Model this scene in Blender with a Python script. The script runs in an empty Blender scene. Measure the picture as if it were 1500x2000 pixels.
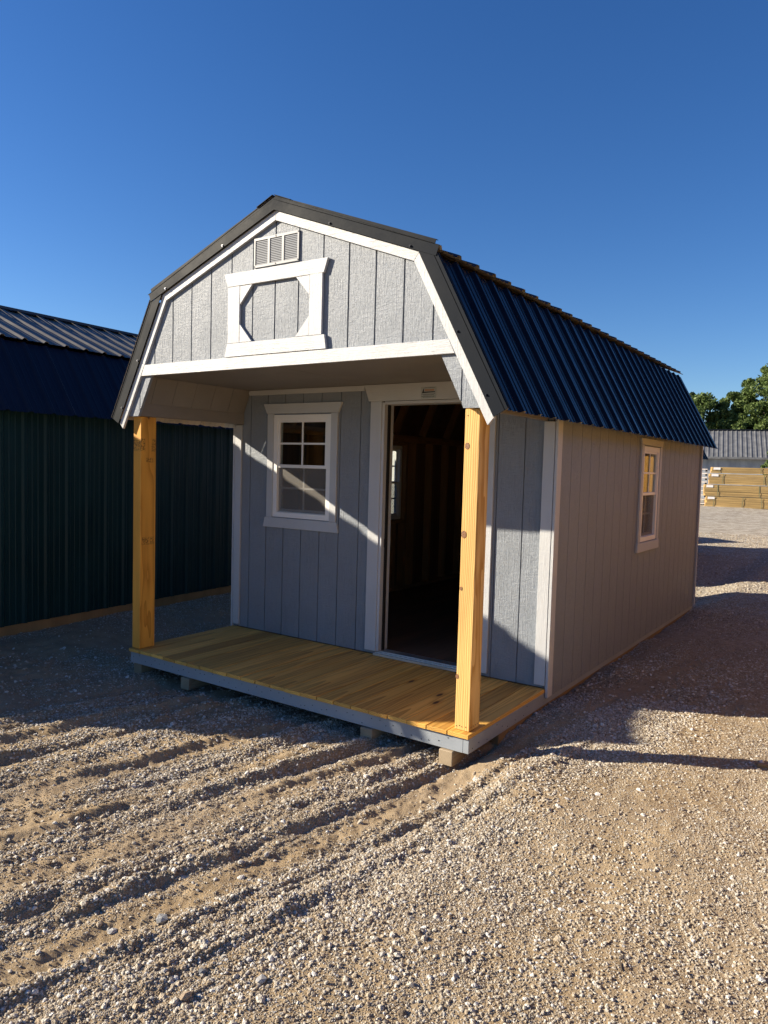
import bpy, math, random
import numpy as np
from mathutils import Vector, Matrix

S = bpy.context.scene
COL = S.collection
rnd = random.Random(7)
R = math.radians

# ------------------------------------------------------------------ camera
cam_d = bpy.data.cameras.new("camera")
cam = bpy.data.objects.new("camera", cam_d)
COL.objects.link(cam)
cr = Vector((0.82372051, 0.56630684, 0.02794799))
cu = Vector((-0.05816127, 0.03536149, 0.99768073))
cf = Vector((-0.56400514, 0.82343556, -0.06206511))
cam.matrix_world = Matrix(((cr.x, cu.x, -cf.x, 1.8617), (cr.y, cu.y, -cf.y, -3.6253),
                           (cr.z, cu.z, -cf.z, 1.5019), (0, 0, 0, 1)))
cam_d.sensor_fit = 'VERTICAL'
cam_d.sensor_height = 36.0
cam_d.lens = 1430.56 / 2000 * 36.0
cam_d.clip_start = 0.05
cam_d.clip_end = 3000
S.camera = cam

# ------------------------------------------------------------------ light
SUN_AZ = R(28.0)      # light travels towards +x, turned 28 degrees to +y
SUN_EL = R(23.4)
w = bpy.data.worlds.new("World")
S.world = w
w.use_nodes = True
nt = w.node_tree
bg = nt.nodes["Background"]
sky = nt.nodes.new("ShaderNodeTexSky")
sky.sky_type = 'NISHITA'
sky.sun_disc = False
sky.sun_elevation = SUN_EL
sky.sun_rotation = math.atan2(-math.cos(SUN_AZ), -math.sin(SUN_AZ))
sky.altitude = 300
sky.air_density = 1.0
sky.dust_density = 0.15
sky.ozone_density = 4.5
hs = nt.nodes.new("ShaderNodeHueSaturation")   # the photograph's deep, saturated blue
hs.inputs['Saturation'].default_value = 1.20
hs.inputs['Hue'].default_value = 0.510
nt.links.new(sky.outputs[0], hs.inputs['Color'])
nt.links.new(hs.outputs[0], bg.inputs[0])
bg.inputs[1].default_value = 0.058
sd = bpy.data.lights.new("sun", 'SUN')
sd.energy = 5.0
sd.angle = R(0.53)
sd.color = (1.0, 0.875, 0.68)
sun = bpy.data.objects.new("sun", sd)
COL.objects.link(sun)
dvec = Vector((math.cos(SUN_AZ) * math.cos(SUN_EL), math.sin(SUN_AZ) * math.cos(SUN_EL), -math.sin(SUN_EL)))
sun.rotation_euler = dvec.to_track_quat('-Z', 'Y').to_euler()
sun.location = (-20, -12, 14)
S.view_settings.view_transform = 'Standard'
S.view_settings.look = 'None'
S.view_settings.exposure = 1.28
S.view_settings.gamma = 1.0
S.view_settings.use_curve_mapping = False
S.cycles.max_bounces = 8
S.cycles.diffuse_bounces = 5
S.cycles.transparent_max_bounces = 16
S.cycles.caustics_reflective = False
S.cycles.caustics_refractive = False
S.cycles.sample_clamp_indirect = 6
S.cycles.use_denoising = True


# ------------------------------------------------------------------ helpers
def setp(o, label=None, cat=None, group=None, kind=None):
    if label: o['label'] = label
    if cat: o['category'] = cat
    if group: o['group'] = group
    if kind: o['kind'] = kind
    return o


def empty(name, loc=(0, 0, 0), rz=0.0, **k):
    o = bpy.data.objects.new(name, None)
    o.empty_display_size = 0.2
    COL.objects.link(o)
    o.location = loc
    o.rotation_euler = (0, 0, rz)
    return setp(o, **k)


class Fr:
    def __init__(s, o, u, v, n):
        s.o, s.u, s.v, s.n = Vector(o), Vector(u), Vector(v), Vector(n)

    def p(s, a, b, d=0.0):
        return s.o + s.u * a + s.v * b + s.n * d


class MB:
    def __init__(s):
        s.v, s.f, s.m = [], [], []

    def add(s, vs, fs, mi=0):
        k = len(s.v)
        s.v += [tuple(q) for q in vs]
        s.f += [tuple(i + k for i in f) for f in fs]
        s.m += [mi] * len(fs)
        return s

    def box(s, x0, y0, z0, x1, y1, z1, mi=0):
        x0, x1 = min(x0, x1), max(x0, x1); y0, y1 = min(y0, y1), max(y0, y1); z0, z1 = min(z0, z1), max(z0, z1)
        return s.add([(x0, y0, z0), (x1, y0, z0), (x1, y1, z0), (x0, y1, z0), (x0, y0, z1), (x1, y0, z1), (x1, y1, z1), (x0, y1, z1)],
                     [(3, 2, 1, 0), (4, 5, 6, 7), (0, 1, 5, 4), (1, 2, 6, 5), (2, 3, 7, 6), (3, 0, 4, 7)], mi)

    def prism(s, poly, fr, d0, d1, mi=0):
        # poly counter-clockwise or not: normals are recalculated later
        n = len(poly)
        vs = [fr.p(a, b, d0) for a, b in poly] + [fr.p(a, b, d1) for a, b in poly]
        fs = [tuple(reversed(range(n))), tuple(range(n, 2 * n))] + [(i, (i + 1) % n, n + (i + 1) % n, n + i) for i in range(n)]
        area = sum(poly[i][0] * poly[(i + 1) % n][1] - poly[(i + 1) % n][0] * poly[i][1] for i in range(n))
        hand = fr.u.cross(fr.v).dot(fr.n) * (d1 - d0) * area
        if hand < 0:
            fs = [tuple(reversed(f)) for f in fs]
        return s.add(vs, fs, mi)

    def beam(s, a, b, w_, h_, up=(0, 0, 1)):
        a, b = Vector(a), Vector(b)
        d = (b - a).normalized(); up = Vector(up)
        sd_ = d.cross(up).normalized(); u2 = sd_.cross(d)
        fr = Fr(a, sd_, u2, d)
        return s.prism([(-w_ / 2, -h_ / 2), (w_ / 2, -h_ / 2), (w_ / 2, h_ / 2), (-w_ / 2, h_ / 2)], fr, 0, (b - a).length)

    def cyl(s, c, ax, r, l, n=10):
        ax = Vector(ax).normalized()
        t = ax.cross(Vector((0, 0, 1)))
        if t.length < 1e-3: t = Vector((1, 0, 0))
        t.normalize(); b = ax.cross(t)
        fr = Fr(c, t, b, ax)
        return s.prism([(r * math.cos(2 * math.pi * i / n), r * math.sin(2 * math.pi * i / n)) for i in range(n)], fr, 0, l)

    def mesh(s, name):
        me = bpy.data.meshes.new(name)
        me.from_pydata(s.v, [], s.f)
        me.polygons.foreach_set('material_index', s.m)
        me.update()
        return me


def mk(name, mb, mats, parent=None, bev=0.0, **k):
    me = mb.mesh(name) if isinstance(mb, MB) else mb
    if not isinstance(mats, (list, tuple)): mats = [mats]
    if not me.materials:
        for m in mats: me.materials.append(m)
    o = bpy.data.objects.new(name, me)
    COL.objects.link(o)
    if parent: o.parent = parent
    if bev:
        b = o.modifiers.new("bevel", 'BEVEL')
        b.width = bev; b.segments = 1; b.limit_method = 'ANGLE'; b.angle_limit = R(40)
    return setp(o, **k)


def clip(poly, a, b, c):
    """keep a*u+b*v<=c"""
    out = []
    n = len(poly)
    for i in range(n):
        p, q = poly[i], poly[(i + 1) % n]
        dp, dq = a * p[0] + b * p[1] - c, a * q[0] + b * q[1] - c
        if dp <= 0: out.append(p)
        if dp * dq < 0:
            t = dp / (dp - dq)
            out.append((p[0] + (q[0] - p[0]) * t, p[1] + (q[1] - p[1]) * t))
    if len(out) < 3: return []
    ar = abs(sum(out[i][0] * out[(i + 1) % len(out)][1] - out[(i + 1) % len(out)][0] * out[i][1] for i in range(len(out)))) / 2
    return out if ar > 1e-5 else []


def minus(polys, rect):
    u0, v0, u1, v1 = rect
    res = []
    for p in polys:
        l = clip(p, 1, 0, u0)
        if l: res.append(l)
        r = clip(p, -1, 0, -u1)
        if r: res.append(r)
        m = clip(p, -1, 0, -u0)
        if m: m = clip(m, 1, 0, u1)
        if m:
            b = clip(m, 0, 1, v0)
            if b: res.append(b)
            t = clip(m, 0, -1, -v1)
            if t: res.append(t)
    return res


def copy_tree(o, parent=None):
    c = o.copy()
    COL.objects.link(c)
    c.parent = parent
    for ch in list(o.children):
        copy_tree(ch, c)
    return c


# ------------------------------------------------------------------ materials
class NB:
    """small node helper"""
    def __init__(s, name):
        s.mat = bpy.data.materials.new(name)
        s.mat.use_nodes = True
        s.t = s.mat.node_tree
        s.b = s.t.nodes["Principled BSDF"]
        s.out = s.t.nodes["Material Output"]

    def n(s, typ, **k):
        nd = s.t.nodes.new(typ)
        for a, v in k.items(): setattr(nd, a, v)
        return nd

    def put(s, sock, v):
        if hasattr(v, 'is_output') or isinstance(v, bpy.types.NodeSocket): s.t.links.new(v, sock)
        elif v is not None: sock.default_value = v

    def math(s, op, a, b=None, c=None, clamp=False):
        nd = s.n('ShaderNodeMath', operation=op, use_clamp=clamp)
        s.put(nd.inputs[0], a)
        if b is not None: s.put(nd.inputs[1], b)
        if c is not None: s.put(nd.inputs[2], c)
        return nd.outputs[0]

    def vmath(s, op, a, b=None):
        nd = s.n('ShaderNodeVectorMath', operation=op)
        s.put(nd.inputs[0], a)
        if b is not None: s.put(nd.inputs[1], b)
        return nd.outputs[0]

    def coord(s, scale=(1, 1, 1), rand=0.0):
        tc = s.n('ShaderNodeTexCoord').outputs['Object']
        if rand:
            oi = s.n('ShaderNodeObjectInfo').outputs['Random']
            off = s.n('ShaderNodeCombineXYZ')
            for i, kk in enumerate((rand, rand * 1.7, rand * 2.3)):
                s.put(off.inputs[i], s.math('MULTIPLY', oi, kk))
            tc = s.vmath('ADD', tc, off.outputs[0])
        if scale != (1, 1, 1): tc = s.vmath('MULTIPLY', tc, scale)
        return tc

    def noise(s, vec, scale=1.0, detail=3.0, rough=0.55, dist=0.0, col=False):
        nd = s.n('ShaderNodeTexNoise')
        s.put(nd.inputs['Vector'], vec)
        nd.inputs['Scale'].default_value = scale
        nd.inputs['Detail'].default_value = detail
        nd.inputs['Roughness'].default_value = rough
        nd.inputs['Distortion'].default_value = dist
        return nd.outputs['Color' if col else 'Fac']

    def ramp(s, fac, stops, interp='LINEAR'):
        nd = s.n('ShaderNodeValToRGB')
        nd.color_ramp.interpolation = interp
        els = nd.color_ramp.elements
        while len(els) < len(stops): els.new(0.5)
        for e, (p, c) in zip(els, stops):
            e.position = p
            e.color = c if len(c) == 4 else (*c, 1)
        s.put(nd.inputs[0], fac)
        return nd.outputs[0]

    def mr(s, v, a, b, c=0.0, d=1.0, smooth=True):
        nd = s.n('ShaderNodeMapRange')
        if smooth: nd.interpolation_type = 'SMOOTHSTEP'
        s.put(nd.inputs[0], v)
        for i, q in enumerate((a, b, c, d)): nd.inputs[1 + i].default_value = q
        return nd.outputs[0]

    def mix(s, f, a, b, blend='MIX'):
        nd = s.n('ShaderNodeMix', data_type='RGBA', blend_type=blend)
        s.put(nd.inputs[0], f)
        for sk, v in ((nd.inputs[6], a), (nd.inputs[7], b)):
            if isinstance(v, tuple) and len(v) == 3: v = (*v, 1)
            s.put(sk, v)
        return nd.outputs[2]

    def bump(s, h, dist=0.01, strength=1.0, prev=None):
        nd = s.n('ShaderNodeBump')
        nd.inputs['Distance'].default_value = dist
        nd.inputs['Strength'].default_value = strength
        s.put(nd.inputs['Height'], h)
        if prev is not None: s.put(nd.inputs['Normal'], prev)
        return nd.outputs[0]

    def fin(s, col=None, rough=None, nrm=None, metal=None, spec=None):
        for nm, v in (('Base Color', col), ('Roughness', rough), ('Normal', nrm), ('Metallic', metal), ('Specular IOR Level', spec)):
            if v is None: continue
            if isinstance(v, tuple) and len(v) == 3: v = (*v, 1)
            s.put(s.b.inputs[nm], v)
        return s.mat


def sep(nb, vec):
    nd = nb.n('ShaderNodeSeparateXYZ'); nb.put(nd.inputs[0], vec)
    return nd.outputs


def paint_mat(name, base, emb, var=0.06, axis=2, dapple=0.0, rough=0.5):
    """painted, wood-grain embossed strand board; axis = grain direction"""
    nb = NB(name)
    sc = [1.0, 1.0, 1.0]; sc[axis] = 0.035
    sc2 = [0.35, 0.35, 0.35]; sc2[axis] = 1.0
    c = nb.coord(rand=3.0)
    warp = nb.noise(c, 7.0, 2, col=True)
    cw = nb.vmath('ADD', c, nb.vmath('MULTIPLY', nb.vmath('SUBTRACT', warp, (0.5, 0.5, 0.5)), (0.007, 0.007, 0.007)))
    a = nb.noise(nb.vmath('MULTIPLY', cw, tuple(sc)), 95, 4, 0.75, 0.15)
    a = nb.math('ABSOLUTE', nb.math('SUBTRACT', a, 0.5))
    a = nb.math('MULTIPLY', a, 3.2, clamp=True)
    b = nb.noise(nb.vmath('MULTIPLY', cw, tuple(sc2)), 66, 4, 0.75, 0.3)
    m = nb.mr(nb.noise(c, 5.5, 2), 0.42, 0.58)
    h = nb.math('ADD', nb.math('MULTIPLY', a, nb.math('SUBTRACT', 0.80, nb.math('MULTIPLY', m, 0.25))), nb.math('MULTIPLY', b, nb.math('ADD', 0.45, nb.math('MULTIPLY', m, 0.25))))
    nrm = nb.bump(h, emb, 1.0)
    v = nb.noise(c, 3.0, 3)
    k = nb.mr(v, 0.3, 0.7, 1 - var, 1 + var)
    col = nb.vmath('MULTIPLY', (*base,), k)
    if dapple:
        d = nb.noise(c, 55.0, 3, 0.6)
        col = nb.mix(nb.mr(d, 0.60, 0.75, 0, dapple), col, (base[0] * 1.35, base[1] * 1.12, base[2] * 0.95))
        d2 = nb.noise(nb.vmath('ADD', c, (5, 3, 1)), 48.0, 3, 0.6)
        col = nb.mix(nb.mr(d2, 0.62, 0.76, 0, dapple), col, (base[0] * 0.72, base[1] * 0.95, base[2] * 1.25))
    return nb.fin(col, rough, nrm, spec=0.5)


def wood_mat(name, light, dark, axis=2, freq=150.0, pith=(0.03, 0.07), knots=0.0, rough=0.62, rand=1.0, green=0.0, lat=None, bmp=0.0012, stamp=False, con=0.62):
    """sawn softwood; rings around a slightly slanting pith line"""
    nb = NB(name)
    tc = nb.n('ShaderNodeTexCoord').outputs['Object']
    oi = nb.n('ShaderNodeObjectInfo').outputs['Random']
    x, y, z = sep(nb, tc)
    along = (x, y, z)[axis]
    la, lb = [q for i, q in enumerate((x, y, z)) if i != axis]
    rn = nb.math('MULTIPLY', oi, 40.0 * rand)
    cv = nb.n('ShaderNodeCombineXYZ')
    nb.put(cv.inputs[0], nb.math('ADD', nb.math('MULTIPLY', along, 0.9), rn))
    nb.put(cv.inputs[1], nb.math('MULTIPLY', la, 6.0)); nb.put(cv.inputs[2], nb.math('MULTIPLY', lb, 6.0))
    wob = nb.noise(cv.outputs[0], 1.6, 2)
    pa = nb.math('SUBTRACT', nb.math('ADD', la, nb.math('MULTIPLY', nb.math('SUBTRACT', nb.math('FRACT', nb.math('MULTIPLY', oi, 7.13)), 0.5), 0.16 * rand)), pith[0])
    pb = nb.math('SUBTRACT', nb.math('ADD', lb, nb.math('MULTIPLY', nb.math('FRACT', nb.math('MULTIPLY', oi, 3.77)), 0.05 * rand)), pith[1])
    if lat:   # fold repeated boards so that each keeps a ring pattern of its own width
        pa = nb.math('PINGPONG', nb.math('ADD', pa, 5.0), lat)
    pa = nb.math('ADD', pa, nb.math('MULTIPLY', nb.math('SUBTRACT', wob, 0.5), 0.05))
    pb = nb.math('ADD', pb, nb.math('MULTIPLY', along, 0.012))
    r2 = nb.math('SQRT', nb.math('ADD', nb.math('MULTIPLY', pa, pa), nb.math('MULTIPLY', pb, pb)))
    ring = nb.math('FRACT', nb.math('MULTIPLY', r2, freq))
    late = nb.math('POWER', ring, 2.2)
    cg = nb.n('ShaderNodeCombineXYZ')
    nb.put(cg.inputs[0], nb.math('ADD', nb.math('MULTIPLY', along, 6.0), rn))
    nb.put(cg.inputs[1], nb.math('MULTIPLY', la, 260.0)); nb.put(cg.inputs[2], nb.math('MULTIPLY', lb, 260.0))
    fib = nb.noise(cg.outputs[0], 1.0, 2)
    f = nb.math('ADD', nb.math('MULTIPLY', late, con), nb.math('MULTIPLY', fib, 0.35), clamp=True)
    tone = nb.mr(nb.noise(cv.outputs[0], 0.9, 3), 0.3, 0.7, 0.82, 1.12)
    obj = nb.mr(oi, 0, 1, 1 - 0.22 * rand, 1 + 0.16 * rand, smooth=False)
    col = nb.mix(f, light, dark)
    if green:
        col = nb.mix(nb.math('MULTIPLY', nb.math('FRACT', nb.math('MULTIPLY', oi, 11.3)), green), col, (light[0] * 0.55, light[1] * 0.82, light[2] * 0.9))
    col = nb.vmath('MULTIPLY', col, nb.math('MULTIPLY', tone, obj))
    if knots:
        ck = nb.n('ShaderNodeCombineXYZ')
        nb.put(ck.inputs[0], nb.math('ADD', nb.math('MULTIPLY', along, 2.6), rn))
        nb.put(ck.inputs[1], nb.math('MULTIPLY', la, 7.0)); nb.put(ck.inputs[2], nb.math('MULTIPLY', lb, 7.0))
        vo = nb.n('ShaderNodeTexVoronoi'); nb.put(vo.inputs['Vector'], ck.outputs[0]); vo.inputs['Scale'].default_value = 1.0
        kd = vo.outputs['Distance']
        pick = nb.math('GREATER_THAN', nb.math('FRACT', nb.math('MULTIPLY', sep(nb, vo.outputs['Color'])[0], 5.0)), 1 - knots)
        km = nb.math('MULTIPLY', nb.mr(kd, 0.07, 0.13, 1, 0), pick)
        halo = nb.math('MULTIPLY', nb.mr(kd, 0.10, 0.30, 0.45, 0), pick)
        col = nb.mix(halo, col, (dark[0] * 0.8, dark[1] * 0.7, dark[2] * 0.6))
        col = nb.mix(km, col, (0.09, 0.04, 0.018))
    if stamp:
        for (zc, yc, hz, hy) in stamp:
            dz = nb.math('DIVIDE', nb.math('ABSOLUTE', nb.math('SUBTRACT', z, zc)), hz)
            dy = nb.math('DIVIDE', nb.math('ABSOLUTE', nb.math('SUBTRACT', y, yc)), hy)
            mk_ = nb.mr(nb.math('MAXIMUM', dz, dy), 0.8, 1.15, 1, 0)
            sm = nb.mr(nb.noise(tc, 90, 2), 0.42, 0.6, 0, 0.75)
            col = nb.mix(nb.math('MULTIPLY', mk_, sm), col, (0.05, 0.03, 0.015))
    nrm = nb.bump(nb.math('ADD', fib, nb.math('MULTIPLY', late, -0.7)), bmp, 0.7)
    return nb.fin(col, rough, nrm, spec=0.35)


def metal_mat(name, base, rough=0.32, grime=0.15, coat=0.0):
    nb = NB(name)
    c = nb.coord()
    g = nb.noise(c, 2.2, 4, 0.6)
    s2 = nb.noise(c, 60, 2)
    col = nb.vmath('MULTIPLY', (*base,), nb.mr(g, 0.3, 0.75, 1 - grime, 1 + grime))
    rr = nb.mr(nb.math('ADD', g, nb.math('MULTIPLY', s2, 0.2)), 0.4, 0.9, rough - 0.05, rough + 0.12)
    w_ = nb.noise(nb.vmath('MULTIPLY', c, (1.0, 1.0, 1.0)), 3.0, 2)
    nrm = nb.bump(w_, 0.006, 0.5)
    
    m = nb.fin(col, rr, nrm, spec=0.5)
    nb.b.inputs['Coat Weight'].default_value = coat
    nb.b.inputs['Coat Roughness'].default_value = 0.18
    return m


M = {}
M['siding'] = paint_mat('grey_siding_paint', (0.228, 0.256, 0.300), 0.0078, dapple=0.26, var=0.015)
M['siding_h'] = paint_mat('grey_siding_paint_crosswise', (0.245, 0.275, 0.325), 0.0035, axis=0)
M['soffit'] = paint_mat('soffit_paint', (0.21, 0.195, 0.18), 0.0015)
M['white'] = paint_mat('white_trim_paint', (0.47, 0.485, 0.51), 0.0024, var=0.03)
M['white_h'] = paint_mat('white_trim_paint_crosswise', (0.47, 0.485, 0.51), 0.0024, var=0.03, axis=0)
M['white_y'] = paint_mat('white_trim_paint_lengthwise', (0.47, 0.485, 0.51), 0.0024, var=0.03, axis=1)
M['rim'] = paint_mat('grey_painted_rim', (0.27, 0.30, 0.34), 0.001, axis=0)
M['post'] = wood_mat('yellow_pine_post', (0.78, 0.52, 0.20), (0.48, 0.25, 0.06), axis=2, freq=80, pith=(-0.40, 0.10), knots=0.0, con=1.0, rand=0.25)
M['post_left'] = wood_mat('bounce_tinted_pine_post', (0.78, 0.39, 0.065), (0.48, 0.20, 0.025), axis=2, freq=90, pith=(-3.30, 0.09), con=.8, knots=0.12, rand=0.3,
                          stamp=[(1.62, 0.045, 0.05, 0.022), (1.62, 0.145, 0.05, 0.02), (1.50, 0.11, 0.018, 0.035), (0.86, 0.075, 0.03, 0.035), (0.86, 0.135, 0.03, 0.018)])  # orange of the warm bounce light is put into this post's wood colour
M['deck'] = wood_mat('treated_deck_pine', (0.88, 0.49, 0.115), (0.46, 0.21, 0.038), axis=1, freq=90, pith=(0.0, -0.05), knots=0.3, rand=1.5, green=0.22, lat=0.06, con=.85)
M['skid'] = wood_mat('weathered_treated_timber', (0.36, 0.29, 0.20), (0.22, 0.16, 0.10), axis=1, freq=110, pith=(0.0, -0.16), rand=0.5)
M['runner'] = wood_mat('fresh_timber_runner', (0.27, 0.18, 0.09), (0.17, 0.105, 0.045), axis=1, freq=110, pith=(0.0, -0.16), rand=0.5)
M['stud'] = wood_mat('stud_pine', (0.42, 0.24, 0.10), (0.27, 0.13, 0.05), axis=2, freq=100, pith=(0.0, 0.0), rand=0.6)
M['osb'] = wood_mat('brown_sheathing', (0.20, 0.11, 0.055), (0.13, 0.065, 0.035), axis=2, freq=20, rand=0.3)
M['floor'] = wood_mat('shed_floor_board', (0.22, 0.12, 0.07), (0.15, 0.08, 0.045), axis=1, freq=15, rand=0.3)
M['navy'] = metal_mat('navy_painted_steel', (0.003, 0.005, 0.014), 0.24, grime=.1)
M['navy'].node_tree.nodes['Principled BSDF'].inputs['Specular IOR Level'].default_value = 0.15
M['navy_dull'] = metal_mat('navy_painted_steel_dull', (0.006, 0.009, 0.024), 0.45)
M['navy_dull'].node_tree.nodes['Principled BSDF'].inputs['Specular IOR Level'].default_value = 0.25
M['navy_top'] = metal_mat('navy_painted_steel_glare', (0.10, 0.095, 0.092), 0.5)  # navy steel painted grey, with the sun glare put into its base colour
M['dark_trim'] = metal_mat('charcoal_painted_steel', (0.007, 0.010, 0.016), 0.60)
M['dark_trim'].node_tree.nodes['Principled BSDF'].inputs['Specular IOR Level'].default_value = 0.08
M['backer'] = metal_mat('pale_sheet_backing', (0.50, 0.46, 0.40), 0.6)
M['green_metal'] = metal_mat('dark_green_painted_steel', (0.005, 0.030, 0.031), 0.40)
M['green_metal'].node_tree.nodes['Principled BSDF'].inputs['Specular IOR Level'].default_value = 0.22
M['galv'] = metal_mat('grey_corrugated_steel', (0.12, 0.125, 0.135), 0.55, 0.2)
M['alu'] = metal_mat('aluminium', (0.6, 0.6, 0.6), 0.35)
M['alu'].node_tree.nodes["Principled BSDF"].inputs['Metallic'].default_value = 0.8
M['vinyl'] = NB('white_vinyl').fin((0.78, 0.77, 0.76), 0.35)
M['vent'] = NB('grey_vent_metal').fin((0.215, 0.23, 0.255), 0.45)
M['vent_dark'] = NB('vent_shadow_grey').fin((0.16, 0.17, 0.185), 0.6)
M['black'] = NB('black_gap').fin((0.008, 0.008, 0.009), 0.7)
M['screw'] = NB('dark_screw').fin((0.02, 0.02, 0.025), 0.3, metal=0.5)
M['screw_hi'] = NB('bright_screw').fin((0.35, 0.35, 0.38), 0.3, metal=0.8)


def glass():
    nb = NB('window_glass')
    g = nb.n('ShaderNodeBsdfGlossy'); g.inputs['Roughness'].default_value = 0.01
    t = nb.n('ShaderNodeBsdfTransparent'); t.inputs[0].default_value = (0.86, 0.89, 0.88, 1)
    lw = nb.n('ShaderNodeLayerWeight'); lw.inputs['Blend'].default_value = 0.5
    fz = nb.math('ADD', nb.math('MULTIPLY', nb.math('POWER', lw.outputs['Facing'], 4.0), 0.55), 0.045)
    mx = nb.n('ShaderNodeMixShader')
    nb.t.links.new(fz, mx.inputs[0]); nb.t.links.new(t.outputs[0], mx.inputs[1]); nb.t.links.new(g.outputs[0], mx.inputs[2])
    nb.t.links.new(mx.outputs[0], nb.out.inputs['Surface'])
    return nb.mat


def screen():
    nb = NB('insect_screen')
    d = nb.n('ShaderNodeBsdfDiffuse'); d.inputs[0].default_value = (0.22, 0.21, 0.20, 1)
    t = nb.n('ShaderNodeBsdfTransparent')
    mx = nb.n('ShaderNodeMixShader'); mx.inputs[0].default_value = 0.42
    nb.t.links.new(t.outputs[0], mx.inputs[1]); nb.t.links.new(d.outputs[0], mx.inputs[2])
    nb.t.links.new(mx.outputs[0], nb.out.inputs['Surface'])
    return nb.mat


M['glass'] = glass()
M['screen'] = screen()

# ------------------------------------------------------------------ terrain
RS = np.random.RandomState(11)
_lat = RS.rand(8, 256, 256)


def vnoise(x, y, k=0):
    x = np.asarray(x, float); y = np.asarray(y, float)
    xi = np.floor(x).astype(int); yi = np.floor(y).astype(int)
    fx = x - xi; fy = y - yi
    fx = fx * fx * (3 - 2 * fx); fy = fy * fy * (3 - 2 * fy)
    L_ = _lat[k % 8]
    a = L_[xi % 256, yi % 256]; b = L_[(xi + 1) % 256, yi % 256]
    c = L_[xi % 256, (yi + 1) % 256]; d = L_[(xi + 1) % 256, (yi + 1) % 256]
    return (a * (1 - fx) + b * fx) * (1 - fy) + (c * (1 - fx) + d * fx) * fy - 0.5


def sstep(a, b, x):
    t = np.clip((x - a) / (b - a), 0, 1)
    return t * t * (3 - 2 * t)


# tyre ruts: u runs across them, they all head for the porch
RUTS = [  # u, half width, height (+ berm, - furrow), noise seed
    (-2.45, .05, .030, 1), (-2.33, .06, -.022, 2), (-2.16, .035, .030, 3), (-2.05, .05, -.020, 4), (-1.86, .05, .034, 5), (-1.74, .05, -.030, 6),
    (-1.60, .03, .022, 2), (-1.50, .04, -.012, 3), (-1.34, .05, .026, 4), (-1.24, .04, -.016, 7), (-1.08, .03, .018, 1), (-0.96, .055, .036, 5), (-0.86, .045, -.028, 6),
    (-0.74, .025, .016, 3), (-0.66, .03, -.012, 4), (-0.55, .05, .024, 2), (-0.40, .035, .026, 7), (-0.325, .028, -.018, 1), (-0.20, .07, -.012, 5), (-0.08, .03, .030, 3),
    (0.0, .03, -.014, 6), (0.10, .05, .020, 4), (-2.75, .06, .022, 3), (-2.95, .08, -.02, 1), (-3.2, .06, .02, 5), (-3.6, .09, -.02, 2), (-3.9, .07, .02, 6)]


def ruts_uv(x, y):
    u = x - 0.20 * (y + 1.2) - 0.03 * np.clip(-u0(x), 0, 3) * (y + 1.2) + 0.05 * vnoise(x * .8, y * .5, 3)
    return u, y


def u0(x): return np.asarray(x, float)


def rut_h(x, y):
    u, v_ = ruts_uv(x, y)
    h = np.zeros_like(u)
    for (uc, hw, a, sd_) in RUTS:
        wob = 0.045 * vnoise(v_ * 1.1 + uc * 7, uc * 3 + 0 * v_, sd_) + .03 * vnoise(v_ * 4.3 + uc * 5, u * 3, sd_ + 2) + .02 * vnoise(v_ * 13, u * 9 + uc, sd_ + 3)
        amp = .62 * a * (0.10 + 1.7 * np.clip(0.42 + 1.7 * vnoise(v_ * 1.4 + 11 * uc, u * 2 + 3, sd_ + 1), 0, 1))
        t = (u - uc - wob) / (hw * 1.0)
        h += amp * np.exp(-(np.abs(t) ** 2.6))
    h += 0.010 * vnoise(u * 18, v_ * 1.2, 2) + 0.009 * vnoise(u * 45, v_ * 3.5, 5) + .013 * vnoise(u * 26, v_ * 15, 1) + .008 * vnoise(u * 60, v_ * 50, 4)
    m = sstep(.42, .12, u) * sstep(1.2, -.2, y)
    return h * m


def ground_z(x, y):
    x = np.asarray(x, float); y = np.asarray(y, float)
    b = -0.205 + 0.105 * np.maximum(sstep(-0.05, 0.45, x) * sstep(-0.9, -0.05, y), sstep(-0.35, 0.25, x) * sstep(.15, .6, y))
    b = b + 0.05 * sstep(-3.2, -4.6, x)
    under = sstep(-3.0, -2.8, x) * sstep(-.1, -.3, x) * sstep(0.05, .5, y) * sstep(6.4, 6.0, y)
    b = b - 0.03 * under
    near = sstep(14, 7, np.hypot(x, y + 1))
    far = 0.10 * vnoise(x * .13, y * .13, 1) * sstep(8, 20, np.hypot(x, y))
    h = rut_h(x, y)
    fine = 0.030 * vnoise(x * 1.7, y * 1.7, 4) + 0.016 * vnoise(x * 5.1, y * 5.1, 6) + 0.008 * vnoise(x * 14, y * 14, 7) + 0.005 * vnoise(x * 37, y * 37, 0)
    # heap of dirt pushed against the front right corner
    heap = 0.055 * np.exp(-(((x - .10) / .16) ** 2 + ((y - .14) / .20) ** 2)) * sstep(-.08, .04, x)
    return b + (h + fine + heap) * near + far


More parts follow.
